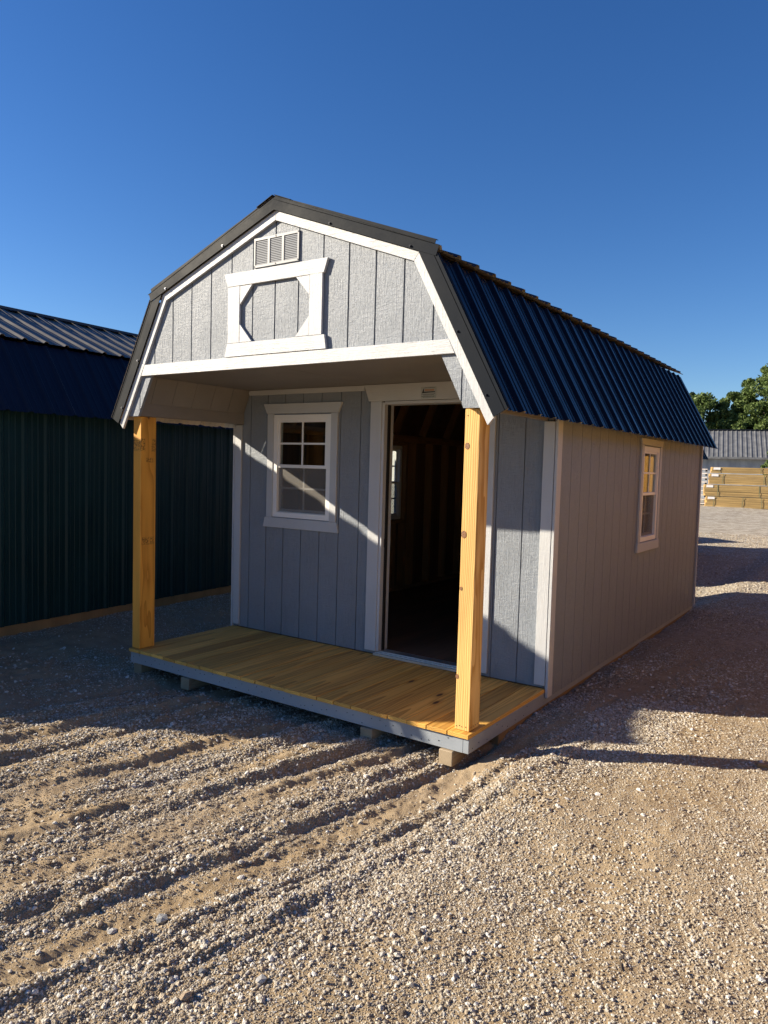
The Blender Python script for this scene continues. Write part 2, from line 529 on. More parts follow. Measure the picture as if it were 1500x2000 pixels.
cx0, cy0 = 1.86, -3.63
rr = [0.0]
r_ = 0.5
while r_ < 1400:
    rr.append(r_)
    r_ *= 1.0052 if 1.6 < r_ < 9 else (1.012 if 9 <= r_ < 20 else (1.05 if r_ >= 20 else 1.06))
rr = np.array(rr)
th_in = np.linspace(R(86), R(158), 640)   # the fan the photograph looks along
th_a = np.linspace(R(158), R(360 + 86), 90)[1:-1]
th = np.concatenate([th_in, th_a])
RR, TT = np.meshgrid(rr, th, indexing='ij')
gx = cx0 + RR * np.cos(TT); gy = cy0 + RR * np.sin(TT)
gz = ground_z(gx, gy)
nr, nth = RR.shape
verts = np.stack([gx, gy, gz], -1).reshape(-1, 3)
ii, jj = np.meshgrid(np.arange(nr - 1), np.arange(nth), indexing='ij')
j2 = (jj + 1) % nth
quads = np.stack([ii * nth + jj, (ii + 1) * nth + jj, (ii + 1) * nth + j2, ii * nth + j2], -1).reshape(-1, 4)


def np_mesh(name, v, q):
    me = bpy.data.meshes.new(name)
    n = q.shape[1]
    me.vertices.add(len(v)); me.vertices.foreach_set('co', v.astype(np.float32).ravel())
    me.loops.add(len(q) * n); me.loops.foreach_set('vertex_index', q.astype(np.int32).ravel())
    me.polygons.add(len(q))
    me.polygons.foreach_set('loop_start', np.arange(0, len(q) * n, n, dtype=np.int32))
    me.update(calc_edges=True)
    return me


def ground_mat():
    nb = NB('gravel_and_dirt')
    c = nb.coord()
    big = nb.noise(c, 0.8, 4, 0.6)
    med = nb.noise(c, 9.0, 4, 0.6)
    fine = nb.noise(c, 140.0, 3, 0.7)
    grit = nb.noise(c, 420.0, 2, 0.7)
    col = nb.ramp(med, [(0.25, (0.25, 0.175, 0.100)), (0.5, (0.35, 0.26, 0.155)), (0.75, (0.43, 0.33, 0.21))])
    col = nb.mix(nb.mr(big, 0.42, 0.62, 0, 0.5), col, (0.30, 0.235, 0.17))
    rust = nb.noise(nb.vmath('ADD', c, (3, 9, 0)), 2.1, 3, 0.6)
    col = nb.mix(nb.mr(rust, 0.62, 0.76, 0, 0.35), col, (0.30, 0.17, 0.09))
    col = nb.mix(nb.mr(fine, 0.52, 0.68, 0, 0.55), col, (0.52, 0.47, 0.39))
    col = nb.mix(nb.mr(grit, 0.3, 0.5, 0.35, 0), col, (0.16, 0.12, 0.09))
    # farther off the yard is covered by paler crushed stone
    y = sep(nb, c)[1]
    vo = nb.n('ShaderNodeTexVoronoi'); nb.put(vo.inputs['Vector'], c); vo.inputs['Scale'].default_value = 38.0
    st = nb.ramp(sep(nb, vo.outputs['Color'])[0], [(0.0, (0.26, 0.23, 0.19)), (0.5, (0.40, 0.37, 0.32)), (1.0, (0.58, 0.54, 0.48))])
    col = nb.mix(nb.mr(y, 2.5, 6.0, 0.0, 0.75), col, st)
    lump = nb.noise(nb.vmath('MULTIPLY', c, (1.0, 2.0, 1.0)), 3.2, 5, 0.75)
    col = nb.mix(nb.math('MULTIPLY', nb.mr(y, 9.0, 18.0), nb.mr(lump, 0.40, 0.55, 0.7, 0)), col, (0.22, 0.19, 0.15))
    col = nb.mix(nb.math('MULTIPLY', nb.mr(y, 9.0, 20.0), nb.mr(lump, 0.45, 0.65, 0, .8)), col, (0.60, 0.56, 0.49))
    h = nb.math('ADD', nb.math('MULTIPLY', fine, 0.7), nb.math('MULTIPLY', grit, 0.3))
    h = nb.math('ADD', h, nb.math('MULTIPLY', nb.math('MULTIPLY', lump, 5.0), nb.mr(y, 9.0, 18.0)))
    n1 = nb.bump(h, 0.012, 0.9)
    vh = nb.math('MULTIPLY', nb.math('SUBTRACT', 0.6, vo.outputs['Distance']), nb.mr(y, 2.5, 6.0, 0.0, 1.0))
    n2 = nb.bump(vh, 0.022, 1.0, n1)
    return nb.fin(col, 0.95, n2, spec=0.15)


M['ground'] = ground_mat()
gme = np_mesh('ground', verts, quads)
gme.polygons.foreach_set('use_smooth', np.ones(len(quads), bool))
mk('ground', gme, M['ground'], kind='structure')

# ------------------------------------------------------------------ gravel (instances)
def stone_mat():
    nb = NB('crushed_limestone')
    at = nb.n('ShaderNodeAttribute', attribute_type='INSTANCER', attribute_name='tone').outputs['Fac']
    oc = nb.coord()
    col = nb.ramp(at, [(0.0, (0.21, 0.165, 0.12)), (0.25, (0.37, 0.29, 0.20)), (0.6, (0.50, 0.43, 0.335)), (0.85, (0.60, 0.56, 0.49)), (1.0, (0.76, 0.74, 0.70))])
    n_ = nb.noise(oc, 2.5, 3)
    col = nb.vmath('MULTIPLY', col, nb.mr(n_, 0.3, 0.7, 0.8, 1.15))
    return nb.fin(col, 0.9, nb.bump(n_, 0.15, 0.5), spec=0.2)


M['stone'] = stone_mat()


def stone_mesh(seed, name='stone'):
    rs = np.random.RandomState(seed)
    t = (1 + 5 ** .5) / 2
    v = np.array([(-1, t, 0), (1, t, 0), (-1, -t, 0), (1, -t, 0), (0, -1, t), (0, 1, t), (0, -1, -t), (0, 1, -t), (t, 0, -1), (t, 0, 1), (-t, 0, -1), (-t, 0, 1)], float)
    v /= np.linalg.norm(v[0])
    f = [(0, 11, 5), (0, 5, 1), (0, 1, 7), (0, 7, 10), (0, 10, 11), (1, 5, 9), (5, 11, 4), (11, 10, 2), (10, 7, 6), (7, 1, 8), (3, 9, 4), (3, 4, 2), (3, 2, 6), (3, 6, 8), (3, 8, 9), (4, 9, 5), (2, 4, 11), (6, 2, 10), (8, 6, 7), (9, 8, 1)]
    v = v * (0.72 + 0.5 * rs.rand(12, 1)) * np.array([1.0, 0.62 + .25 * rs.rand(), 0.5 + .25 * rs.rand()])
    v = np.clip(v, -0.85, 0.85)
    me = bpy.data.meshes.new(name)
    me.from_pydata([tuple(q) for q in v], [], f)
    me.materials.append(M['stone'])
    return me


proto_col = bpy.data.collections.new('stone_prototypes')
for i in range(8):
    proto_col.objects.link(bpy.data.objects.new('stone', stone_mesh(40 + i)))


def scatter():
    rs = np.random.RandomState(5)
    X, Y, SZ, TN = [], [], [], []

    def batch(n, rmin, rmax, smin, smax, dens, tone, pw=1.0):
        # sample area uniformly inside the fan around the camera
        r = np.sqrt(rs.rand(n) * (rmax ** 2 - rmin ** 2) + rmin ** 2)
        t = R(87) + rs.rand(n) * R(70)
        x = cx0 + r * np.cos(t); y = cy0 + r * np.sin(t)
        d = dens(x, y)
        ok = rs.rand(n) < d
        inside = (x > -3.0) & (x < -0.02) & (y > 0.3) & (y < 5.8)
        ok &= ~inside
        ok &= ~((x < -4.95 - .066 * y) & (y > -2.4))
        x, y = x[ok], y[ok]
        s = smin * (smax / smin) ** (rs.rand(len(x)) ** pw)
        X.append(x); Y.append(y); SZ.append(s)
        TN.append(np.clip(tone + 0.22 * rs.randn(len(x)), 0, 1))

    def patch(x, y, k, sc=1.0): return vnoise(x * sc + 3.1 * k, y * sc, k) + 0.5 * vnoise(x * sc * 2.3, y * sc * 2.3 + k, k + 1)

    def rutband(x, y):
        u, v_ = ruts_uv(x, y)
        g = np.zeros_like(u)
        for (uc, wd, a) in ((-2.16, .07, .8), (-1.86, .08, .9), (-1.34, .10, .8), (-1.24, .07, .8), (-0.96, .08, 1), (-0.86, .05, .8), (-.55, .09, .9), (-.40, .05, 1), (-.08, .05, .9), (.10, .13, 1.2), (.32, .12, 1.0), (-2.6, .1, .7)):
            g = np.maximum(g, a * np.exp(-((u - uc) / wd) ** 2))
        clean = np.exp(-((u + .20) / .07) ** 2) + .8 * np.exp(-((u + .70) / .06) ** 2) + .8 * np.exp(-((u + 1.5) / .08) ** 2) + .7 * np.exp(-((u + 1.1) / .06) ** 2)
        side = sstep(.25, .6, u)
        return g, clean, side

    def d_fine(x, y):
        g, cl, side = rutband(x, y)
        p = patch(x, y, 2, 1.7)
        return np.clip((0.36 + 1.5 * p + 0.35 * g) * (1 - side) * (1 - .9 * np.clip(cl, 0, 1)) + side * (0.68 + 0.95 * p), 0.02, 1)

    def d_mid(x, y):
        g, cl, side = rutband(x, y)
        p = patch(x, y, 4, 1.1)
        return np.clip((0.10 + 0.35 * p + 0.95 * g * (0.6 + 1.2 * p)) * (1 - side) * (1 - np.clip(cl, 0, 1)) + side * (0.10 + .5 * p), 0.005, 1)

    def d_big(x, y):
        g, cl, side = rutband(x, y)
        p = patch(x, y, 5, 0.9)
        near = np.exp(-(((x - .35) / .45) ** 2 + ((y + 1.6) / .9) ** 2))
        return np.clip(0.10 * (1 - side) + 0.5 * g * (0.5 + p) + 0.75 * near * (.6 + p) + .03, 0, 1)

    batch(560000, 1.7, 5.5, .0022, .0052, d_fine, .55)
    batch(300000, 5.5, 11.0, .0040, .0085, d_fine, .50)
    batch(150000, 1.7, 5.5, .0055, .0105, d_mid, .66)
    batch(60000, 5.5, 11.0, .0080, .014, d_mid, .62)
    batch(26000, 1.7, 6.0, .004, .011, lambda x, y: rutband(x, y)[0] * .8 * (1 - rutband(x, y)[2]), .12)
    batch(16000, 1.7, 7.0, .0105, .020, d_big, .74, 1.8)
    batch(60000, 11.0, 24.0, .010, .020, lambda x, y: 0.9 + 0 * x, .6)
    x = np.concatenate(X); y = np.concatenate(Y); s = np.concatenate(SZ); tn = np.concatenate(TN)
    z = ground_z(x, y) + s * 0.12
    return x, y, z, s, tn, rs


sx, sy, sz, ss, tn, rs = scatter()
n = len(sx)
pm = bpy.data.meshes.new('gravel')
pm.vertices.add(n)
pm.vertices.foreach_set('co', np.stack([sx, sy, sz], -1).astype(np.float32).ravel())
a = pm.attributes.new('scl', 'FLOAT', 'POINT'); a.data.foreach_set('value', ss.astype(np.float32))
a = pm.attributes.new('tone', 'FLOAT', 'POINT'); a.data.foreach_set('value', tn.astype(np.float32))
a = pm.attributes.new('rot', 'FLOAT_VECTOR', 'POINT')
rot = np.stack([rs.randn(n) * .35, rs.randn(n) * .35, rs.rand(n) * 6.283], -1)
a.data.foreach_set('vector', rot.astype(np.float32).ravel())
a = pm.attributes.new('pick', 'INT', 'POINT'); a.data.foreach_set('value', rs.randint(0, 8, n).astype(np.int32))
pm.update()
pm.materials.append(M['stone'])
gr = bpy.data.objects.new('gravel', pm)
COL.objects.link(gr)
setp(gr, label='pale crushed stone gravel strewn over the dirt yard', cat='gravel', kind='stuff')
ng = bpy.data.node_groups.new('scatter_stones', 'GeometryNodeTree')
ng.interface.new_socket('Geometry', in_out='INPUT', socket_type='NodeSocketGeometry')
ng.interface.new_socket('Geometry', in_out='OUTPUT', socket_type='NodeSocketGeometry')
gi = ng.nodes.new('NodeGroupInput'); go = ng.nodes.new('NodeGroupOutput')
ip = ng.nodes.new('GeometryNodeInstanceOnPoints')
ci = ng.nodes.new('GeometryNodeCollectionInfo')
ci.inputs['Collection'].default_value = proto_col
ci.inputs['Separate Children'].default_value = True
ci.inputs['Reset Children'].default_value = True


def named(nm, typ):
    q = ng.nodes.new('GeometryNodeInputNamedAttribute'); q.data_type = typ
    q.inputs['Name'].default_value = nm
    return q.outputs['Attribute']


ng.links.new(gi.outputs[0], ip.inputs['Points'])
ng.links.new(ci.outputs[0], ip.inputs['Instance'])
ip.inputs['Pick Instance'].default_value = True
ng.links.new(named('pick', 'INT'), ip.inputs['Instance Index'])
ng.links.new(named('rot', 'FLOAT_VECTOR'), ip.inputs['Rotation'])
ng.links.new(named('scl', 'FLOAT'), ip.inputs['Scale'])
ng.links.new(ip.outputs[0], go.inputs[0])
md = gr.modifiers.new('scatter', 'NODES'); md.node_group = ng
print('stones', n)

# ------------------------------------------------------------------ ribbed metal
PW = 0.9144


def rib_profile(w0, w1, minor=True):
    pts = []
    per = 0.2286
    k0 = int(math.floor(w0 / per)) - 1
    k1 = int(math.ceil(w1 / per)) + 1
    for k in range(k0, k1 + 1):
        b = k * per
        pts += [(b - .032, 0), (b - .013, .019), (b + .013, .019), (b + .032, 0)]
        if minor:
            for m_ in (.084, .145):
                pts += [(b + m_ - .012, 0), (b + m_ - .006, .004), (b + m_ + .006, .004), (b + m_ + .012, 0)]

    def at(s_):
        for (a0, h0), (a1, h1) in zip(pts, pts[1:]):
            if a0 <= s_ <= a1: return h0 + (h1 - h0) * (s_ - a0) / max(1e-9, a1 - a0)
        return 0
    r0 = [(w0, at(w0))] + [q for q in pts if w0 + 1e-4 < q[0] < w1 - 1e-4] + [(w1, at(w1))]
    return r0


def ribbed(mb, fr, s0, s1, l0, l1, minor=True, lift=0.0, back=1):
    """sheet in the (u=s, v=length) plane, ribs along v, raised along n"""
    pr = rib_profile(s0, s1, minor)
    k = len(pr)
    t = 0.0012
    vs = [fr.p(s_, l0, h + lift + t) for s_, h in pr] + [fr.p(s_, l1, h + lift + t) for s_, h in pr]
    vs += [fr.p(s_, l0, h + lift) for s_, h in pr] + [fr.p(s_, l1, h + lift) for s_, h in pr]
    top = [(i, i + 1, k + i + 1, k + i) for i in range(k - 1)]
    bot = [(2 * k + i, 3 * k + i, 3 * k + i + 1, 2 * k + i + 1) for i in range(k - 1)]
    e = [(i, 2 * k + i, 2 * k + i + 1, i + 1) for i in range(k - 1)] + [(k + i, k + i + 1, 3 * k + i + 1, 3 * k + i) for i in range(k - 1)]
    if fr.u.cross(fr.v).dot(fr.n) < 0:
        top = [tuple(reversed(f)) for f in top]; bot = [tuple(reversed(f)) for f in bot]; e = [tuple(reversed(f)) for f in e]
    mb.add(vs, top + e, 0)
    kk = len(mb.v) - len(vs)
    mb.f += [tuple(i + kk for i in f) for f in bot]; mb.m += [back] * len(bot)


# ------------------------------------------------------------------ gambrel geometry, local frame: right wall x=0, front y=0
W = 3.05
EV = (0.167, 1.82)     # eave, outer
KN = (-0.297, 2.690)   # top of the steep sheet
KU = (-0.268, 2.714)   # lower edge of the flat sheet
RG = (-1.525, 3.208)   # ridge


def mirx(p): return (-W - p[0], p[1])


def make_roof(par, y0, y1, mat, mat_lo=None, trim=None, sheath=None, cap=True, ev=None, rg=None):
    EV_, RG_ = ev or EV, rg or RG
    mat_lo = mat_lo or mat
    trim = trim or M['dark_trim']
    roof = MB()
    # dark underlay just under the sheets, inside the walls
    for sgn in (1, -1):
        def P(p, y, dz=0):
            x, z = p if sgn == 1 else mirx(p)
            return (x, y, z + dz)
        inE = (-0.005, 2.055); inK = (-0.315, 2.655); inR = (-1.525, 3.165)
        for a_, b_ in ((inE, inK), (inK, inR)):
            fr = Fr(P(a_, y0 + .12), (0, 1, 0), Vector(P(b_, 0)) - Vector(P(a_, 0)), (0, 0, 1))
            nv = fr.v.cross(fr.u); nv = nv if nv.z > 0 else -nv
            fr.n = nv.normalized()
            roof.prism([(0, 0), (y1 - y0 - .2, 0), (y1 - y0 - .2, 1), (0, 1)], fr, -.012, 0)
    ro = mk('roof', roof, sheath or M['osb'], par)
    L_ = y1 - y0
    npan = int(math.ceil(L_ / PW - 1e-6))
    for sgn in (1, -1):
        def P(p, y):
            x, z = p if sgn == 1 else mirx(p)
            return Vector((x, y, z))
        for lo, hi, mt, lift in ((EV_, KN, mat_lo, 0.0), (KU, RG_, mat, 0.004)):
            o = P(lo, y0); v = P(hi, y0) - o; ln = v.length; v.normalize()
            nn = v.cross(Vector((0, 1, 0)))
            if nn.z < 0: nn = -nn
            fr = Fr(o, (0, 1, 0), v, nn)
            for i in range(npan):
                mb = MB()
                ribbed(mb, fr, i * PW + (.002 if i else 0), min(L_, (i + 1) * PW), 0, ln, True, lift)
                mk('roof_panel', mb, [mt, M['backer']], ro)
    if cap:
        mb = MB()
        for sgn in (1, -1):
            dzr = RG_[1] - KU[1]
            d = Vector((sgn * 1.263, 0, -dzr)).normalized()
            nn = Vector((sgn * dzr, 0, 1.263)).normalized()
            fr = Fr((RG_[0], y0 - .008, RG_[1] + .012), (0, 1, 0), d, nn)
            mb.prism([(0, 0), (L_ + .016, 0), (L_ + .016, .15), (0, .15)], fr, .018, .021)
        mk('ridge_cap', mb, trim, ro)
    return ro


def offset_in(p, q, d):
    """line p->q shifted by d towards the middle of the gable (right half)"""
    v = Vector((q[0] - p[0], q[1] - p[1])).normalized()
    nn = Vector((-v.y, v.x))
    if nn.x > 0: nn = -nn
    return (p[0] + nn.x * d, p[1] + nn.y * d), (q[0] + nn.x * d, q[1] + nn.y * d)


def isect(a, b, c, d):
    x1, y1, x2, y2, x3, y3, x4, y4 = *a, *b, *c, *d
    den = (x1 - x2) * (y3 - y4) - (y1 - y2) * (x3 - x4)
    t = ((x1 - x3) * (y3 - y4) - (y1 - y3) * (x3 - x4)) / den
    return (x1 + t * (x2 - x1), y1 + t * (y2 - y1))


# rake lines of the front, right half
OUT_LO = ((0.167, 1.82), (-0.30, 2.69))
OUT_UP = ((-0.269, 2.742), (-1.525, 3.213))
DK_LO = offset_in(*OUT_LO, 0.078)
DK_UP = offset_in(*OUT_UP, 0.062)
WH_LO = offset_in(*OUT_LO, 0.132)
WH_UP = offset_in(*OUT_UP, 0.120)


def at_x(line, x):
    (x1, y1), (x2, y2) = line
    return (x, y1 + (y2 - y1) * (x - x1) / (x2 - x1))


def make_rakes(par, yf, white, dark, screws=True):
    """white rake boards and dark metal rake trim on the front gable; yf = siding face"""
    F = lambda y: Fr((0, y, 0), (1, 0, 0), (0, 0, 1), (0, -1, 0))
    fr = F(yf)
    kD = isect(*DK_LO, *DK_UP); kW = isect(*WH_LO, *WH_UP)
    aD = at_x(DK_UP, RG[0]); aW = at_x(WH_UP, RG[0]); aO = (RG[0], 3.213)
    dl, wl = DK_LO[0], WH_LO[0]
    v = Vector((OUT_LO[1][0] - OUT_LO[0][0], OUT_LO[1][1] - OUT_LO[0][1])).normalized()
    kO = isect(*OUT_LO, *DK_UP)
    polys = {
        'white_lo': [(dl[0] + .0, dl[1]), (wl[0] - v.x * .02, wl[1] - v.y * .02), kW, kD],
        'white_up': [kD, kW, aW, aD],
        'dark_lo': [OUT_LO[0], (dl[0] + .001, dl[1] + .0), (kD[0], kD[1] - .0), kO],
        'dark_up': [OUT_UP[0], (DK_UP[0][0] + .002, DK_UP[0][1]), aD, aO],
    }
    for sgn in (1, -1):
        for nm in ('white_lo', 'white_up', 'dark_lo', 'dark_up'):
            poly = polys[nm]
            if sgn == -1: poly = [mirx(p) for p in poly]
            mb = MB()
            if nm.startswith('white'):
                mb.prism(poly, fr, 0.001, .020)
                mk('rake_board', mb, white if nm.endswith('lo') else M['white_h'], par, bev=.0015)
            else:
                up = nm.endswith('up')
                mb.prism(poly, fr, (.034 if up else .030), (.038 if up else .034))
                a_, b_ = (OUT_UP if up else OUT_LO)
                if up: b_ = aO
                if sgn == -1: a_, b_ = mirx(a_), mirx(b_)
                # return flange lying over the sheets
                vv = Vector((b_[0] - a_[0], 0, b_[1] - a_[1]))
                nn = vv.cross(Vector((0, 1, 0)))
                if nn.z < 0: nn = -nn
                ln = vv.length
                va = vv.normalized() * (.03 if up else 0)
                ln -= .03 if up else 0
                ff = Fr((a_[0] + va.x, yf - (.038 if up else .034), a_[1] + va.z), vv.normalized(), (0, 1, 0), nn.normalized())
                mb.prism([(0, 0), (ln, 0), (ln, .022), (0, .022)], ff, .021, .024)
                mb.prism([(0, 0), (ln, 0), (ln, .003), (0, .003)], ff, -.004, .021)
                t_ = mk('rake_trim', mb, dark, par)
                if screws:
                    la, lb = (DK_UP if up else DK_LO)
                    if up: lb = aD
                    else: lb = kD
                    if sgn == -1: la, lb = mirx(la), mirx(lb)
                    oa, ob = a_, b_
                    for k in ((.14, .62) if up else (.12, .50)):
                        px = (la[0] * .8 + oa[0] * .2) * (1 - k) + (lb[0] * .8 + ob[0] * .2) * k
                        pz = (la[1] * .8 + oa[1] * .2) * (1 - k) + (lb[1] * .8 + ob[1] * .2) * k
                        sm = MB(); sm.cyl((px, yf - (.038 if up else .034), pz), (0, -1, 0), .0075, .004, 10); sm.cyl((px, yf - (.042 if up else .038), pz), (0, -1, 0), .0045, .005, 6)
                        mk('screw', sm, M['screw'] if sgn == 1 else M['screw_hi'], t_)


def strips(par, name, poly, fr, d0, d1, step, phase, mat, gap=.007, holes=(), back=None, bdepth=.005):
    """planks between vertical grooves, one object each, on a continuous backing"""
    us = [p[0] for p in poly]
    u0_, u1_ = min(us), max(us)
    if back:
        mb = MB()
        pcs = [poly]
        for h_ in holes: pcs = minus(pcs, h_)
        for p in pcs: mb.prism(p, fr, d0 - bdepth, d0)
        bo = mk(back, mb, mat, par)
        par = bo if par.get('category') else par
    k = math.floor((u0_ - phase) / step)
    x = phase + k * step
    while x < u1_:
        a_, b_ = max(u0_, x + gap / 2), min(u1_, x + step - gap / 2)
        x += step
        if b_ - a_ < .004: continue
        p = clip(clip(poly, -1, 0, -a_), 1, 0, b_)
        if not p: continue
        pcs = [p]
        for h_ in holes: pcs = minus(pcs, h_)
        if not pcs: continue
        # pieces that touch stay one plank; cut apart by an opening they are separate planks
        vs_ = sorted(pcs, key=lambda q: min(c[1] for c in q))
        groups_ = []
        for q in vs_:
            hit = None
            for g_ in groups_:
                if any(not (min(c[1] for c in q) > max(c[1] for c in r0) + 1e-4 or max(c[1] for c in q) < min(c[1] for c in r0) - 1e-4) and
                       not (min(c[0] for c in q) > max(c[0] for c in r0) + 1e-4 or max(c[0] for c in q) < min(c[0] for c in r0) - 1e-4) for r0 in g_):
                    hit = g_; break
            if hit is not None: hit.append(q)
            else: groups_.append([q])
        for g_ in groups_:
            mb = MB()
            for q in g_: mb.prism(q, fr, d0, d1)
            mk(name, mb, mat, par)
    return par


def make_window(par, fr, u0, v0, u1, v1, head=True, sill=True, trimmat=None, case=.075, scr=True, depth=.09, hdrop=.1, cl=None, flare=.04):
    """sash window; u0..v1 = the opening; fr.n points outside, siding face at n=0"""
    tm = trimmat or M['white']
    fb = MB()
    f = .045
    for (a_, b_, c_, d_) in ((u0, v0, u0 + f, v1), (u1 - f, v0, u1, v1), (u0 + f, v0, u1 - f, v0 + f), (u0 + f, v1 - f, u1 - f, v1)):
        fb.prism([(a_, b_), (c_, b_), (c_, d_), (a_, d_)], fr, -.06, .012)
    win = mk('window', fb, M['vinyl'], par, bev=.002)
    iu0, iu1, iv0, iv1 = u0 + f, u1 - f, v0 + f, v1 - f
    vm = (iv0 + iv1) / 2
    # sashes
    s_ = .022
    for nm, b_, d_, off in (('sash', vm - .012, iv1, -.018), ('sash', iv0, vm + .014, -.044)):
        sb = MB()
        dd = (off, off + .022)
        for (q0, q1, q2, q3) in ((iu0, b_, iu0 + s_, d_), (iu1 - s_, b_, iu1, d_), (iu0 + s_, b_, iu1 - s_, b_ + .028), (iu0 + s_, d_ - .02, iu1 - s_, d_)):
            sb.prism([(q0, q1), (q2, q1), (q2, q3), (q0, q3)], fr, *dd)
        mk(nm, sb, M['vinyl'], win, bev=.0015)
        gb = MB()
        gb.prism([(iu0 + s_ - .004, b_ + .024), (iu1 - s_ + .004, b_ + .024), (iu1 - s_ + .004, d_ - .016), (iu0 + s_ - .004, d_ - .016)], fr, off + .006, off + .009)
        mk('pane', gb, M['glass'], win)
        um = (iu0 + iu1) / 2; vv = (b_ + .028 + d_ - .02) / 2
        w2 = .008
        m1 = MB(); m1.prism([(um - w2, b_ + .02), (um + w2, b_ + .02), (um + w2, d_ - .018), (um - w2, d_ - .018)], fr, off + .010, off + .016)
        mk('muntin', m1, M['vinyl'], win)
        m2 = MB(); m2.prism([(iu0 + s_, vv - w2), (iu1 - s_, vv - w2), (iu1 - s_, vv + w2), (iu0 + s_, vv + w2)], fr, off + .0095, off + .0165)
        mk('muntin', m2, M['vinyl'], win)
    if scr:
        sb = MB(); sb.prism([(iu0 + .004, iv0 + .004), (iu1 - .004, iv0 + .004), (iu1 - .004, vm), (iu0 + .004, vm)], fr, -.014, -.013)
        mk('insect_screen', sb, M['screen'], win)
    c_ = case
    for (a_, b_) in ((u0 - c_, u0 - .002), (u1 + .002, u1 + c_)):
        cb = MB(); cb.prism([(a_, v0 - .005), (b_, v0 - .005), (b_, v1 + .01), (a_, v1 + .01)], fr, .001, .019)
        mk('casing', cb, tm, win, bev=.0015)
    if head:
        hb = MB(); hb.prism([(u0 - c_ - .008, v1 + .011), (u1 + c_ + .008, v1 + .011), (u1 + c_ + flare, v1 + hdrop), (u0 - c_ - flare, v1 + hdrop)], fr, .001, .021)
        mk('head_casing', hb, M['white_h'] if abs(fr.u.x) > .5 else M['white_y'], win, bev=.0015)
    if sill:
        hb = MB(); hb.prism([(u0 - c_ - flare * .7, v0 - .092), (u1 + c_ + flare * .7, v0 - .092), (u1 + c_ + .014, v0 - .006), (u0 - c_ - .014, v0 - .006)], fr, .001, .022)
        mk('sill_casing', hb, M['white_h'] if abs(fr.u.x) > .5 else M['white_y'], win, bev=.0015)
    return win


# ------------------------------------------------------------------ the porch cabin
D = 1.132
LEN = 5.78
cab = empty('barn_cabin', label='grey gambrel-roofed cabin with front porch, open doorway and navy metal roof', cat='cabin')

# floor frame, skids
mb = MB(); mb.box(-3.035, .014, -.115, -.042, .050, -.027)
ff = mk('floor_frame', mb, M['rim'], cab, bev=.002)
for x0, x1 in ((-.040, -.004), (-3.046, -3.010)):
    mb = MB(); mb.box(x0, .012, -.113, x1, LEN, -.027)
    mk('rim_joist', mb, M['siding_h'] if 0 else M['rim'], ff, bev=.002)
mb = MB(); mb.box(-3.03, LEN - .04, -.115, -.045, LEN - .004, -.027); mk('rim_joist', mb, M['rim'], ff)
for i in range(13):
    y = .4 + i * .405
    mb = MB(); mb.box(-3.008, y, -.114, -.043, y + .038, -.028); mk('joist', mb, M['skid'], ff)
for x0 in (-.187, -.752, -2.425, -3.03):
    mb = MB(); mb.box(x0, -.006 if x0 > -2.9 else .03, -.206, x0 + .09, 5.7, -.117)
    mk('skid', mb, M['skid'], cab, bev=.004)
mb = MB(); mb.box(-.085, .42, -.215, -.012, 5.7, -.117); mk('runner', mb, M['runner'], cab, bev=.003)

# deck boards, running from the edge to the wall
deck = MB(); deck.box(-3.0, .06, -.0265, -.05, 1.12, -.0255)
nbd = 22
bw = W / nbd
dk = None
for i in range(nbd):
    x0 = -W + i * bw
    g = .0045 + (.004 if i in (9, 14) else 0)
    jig = rnd.uniform(-.004, .004)
    dz = rnd.uniform(-.0015, .0015)
    mb = MB(); mb.box(x0 + g / 2, -.004 + jig, -.025, x0 + bw - g / 2, 1.125, 0.0 + dz)
    mk('deck_board', mb, M['deck'], cab, bev=.002)
# nail heads on the front rim and the deck corner
mb = MB()
for i in range(46):
    x = -3.0 + i * .064 + rnd.uniform(-.02, .02)
    mb.cyl((x, .0135, -.07 + rnd.uniform(-.03, .03)), (0, -1, 0), .003, .002, 6)
for i in range(9):
    mb.cyl((-.0035, .05 + i * .1 + rnd.uniform(-.03, .03), -.07 + rnd.uniform(-.03, .03)), (1, 0, 0), .003, .002, 6)
mk('nail_head', mb, M['screw'], cab, kind='stuff')

# posts
PR = (-.117, .046, -.022, .170)
mb = MB(); mb.box(PR[0], PR[1], 0.002, PR[2], PR[3], 1.838)
pr = mk('porch_post', mb, M['post'], cab, bev=.003, label='sunlit yellow pine porch post on the right')
mb = MB()
for x, y, z in ((-.105, 0, .022), (-.085, 0, .028), (-.070, 0, .024), (-.045, 0, .027), (-.100, 0, 1.80)): mb.cyl((x, PR[1] - .0005, z), (0, -1, 0), .003, .0015, 6)
for y in (.065, .095, .12, .15): mb.cyl((PR[2] + .0005, y, .025), (1, 0, 0), .003, .0015, 6)
mk('nail_head', mb, M['screw'], pr, kind='stuff')
# real knots on the sunlit face
mk_knot = NB('knot')
kc = mk_knot.coord(); kn_ = mk_knot.noise(kc, 160, 3)
M['knot'] = mk_knot.fin(mk_knot.ramp(kn_, [(.35, (.10, .045, .02)), (.6, (.30, .14, .06))]), .6, mk_knot.bump(kn_, .003, .8))
for x, z, r0 in ((-.098, 1.63, .017), (-.100, 1.13, .019), (-.106, .82, .010), (-.112, .31, .012)):
    mb = MB(); fr = Fr((x, PR[1] - .0008, z), (1, 0, 0), (0, 0, 1), (0, -1, 0))
    mb.prism([(r0 * .8 * math.cos(t * .5236) * (1 + .12 * math.sin(3 * t)), r0 * 1.15 * math.sin(t * .5236)) for t in range(12)], fr, 0, .0012)
    mk('knot', mb, M['knot'], pr)
mb = MB(); mb.box(-3.047, .026, 0.002, -2.955, .170, 1.838)
mk('porch_post', mb, M['post_left'], cab, bev=.003, label='shaded pine porch post on the left, orange bounce light in its colour, with smudged mill stamps')

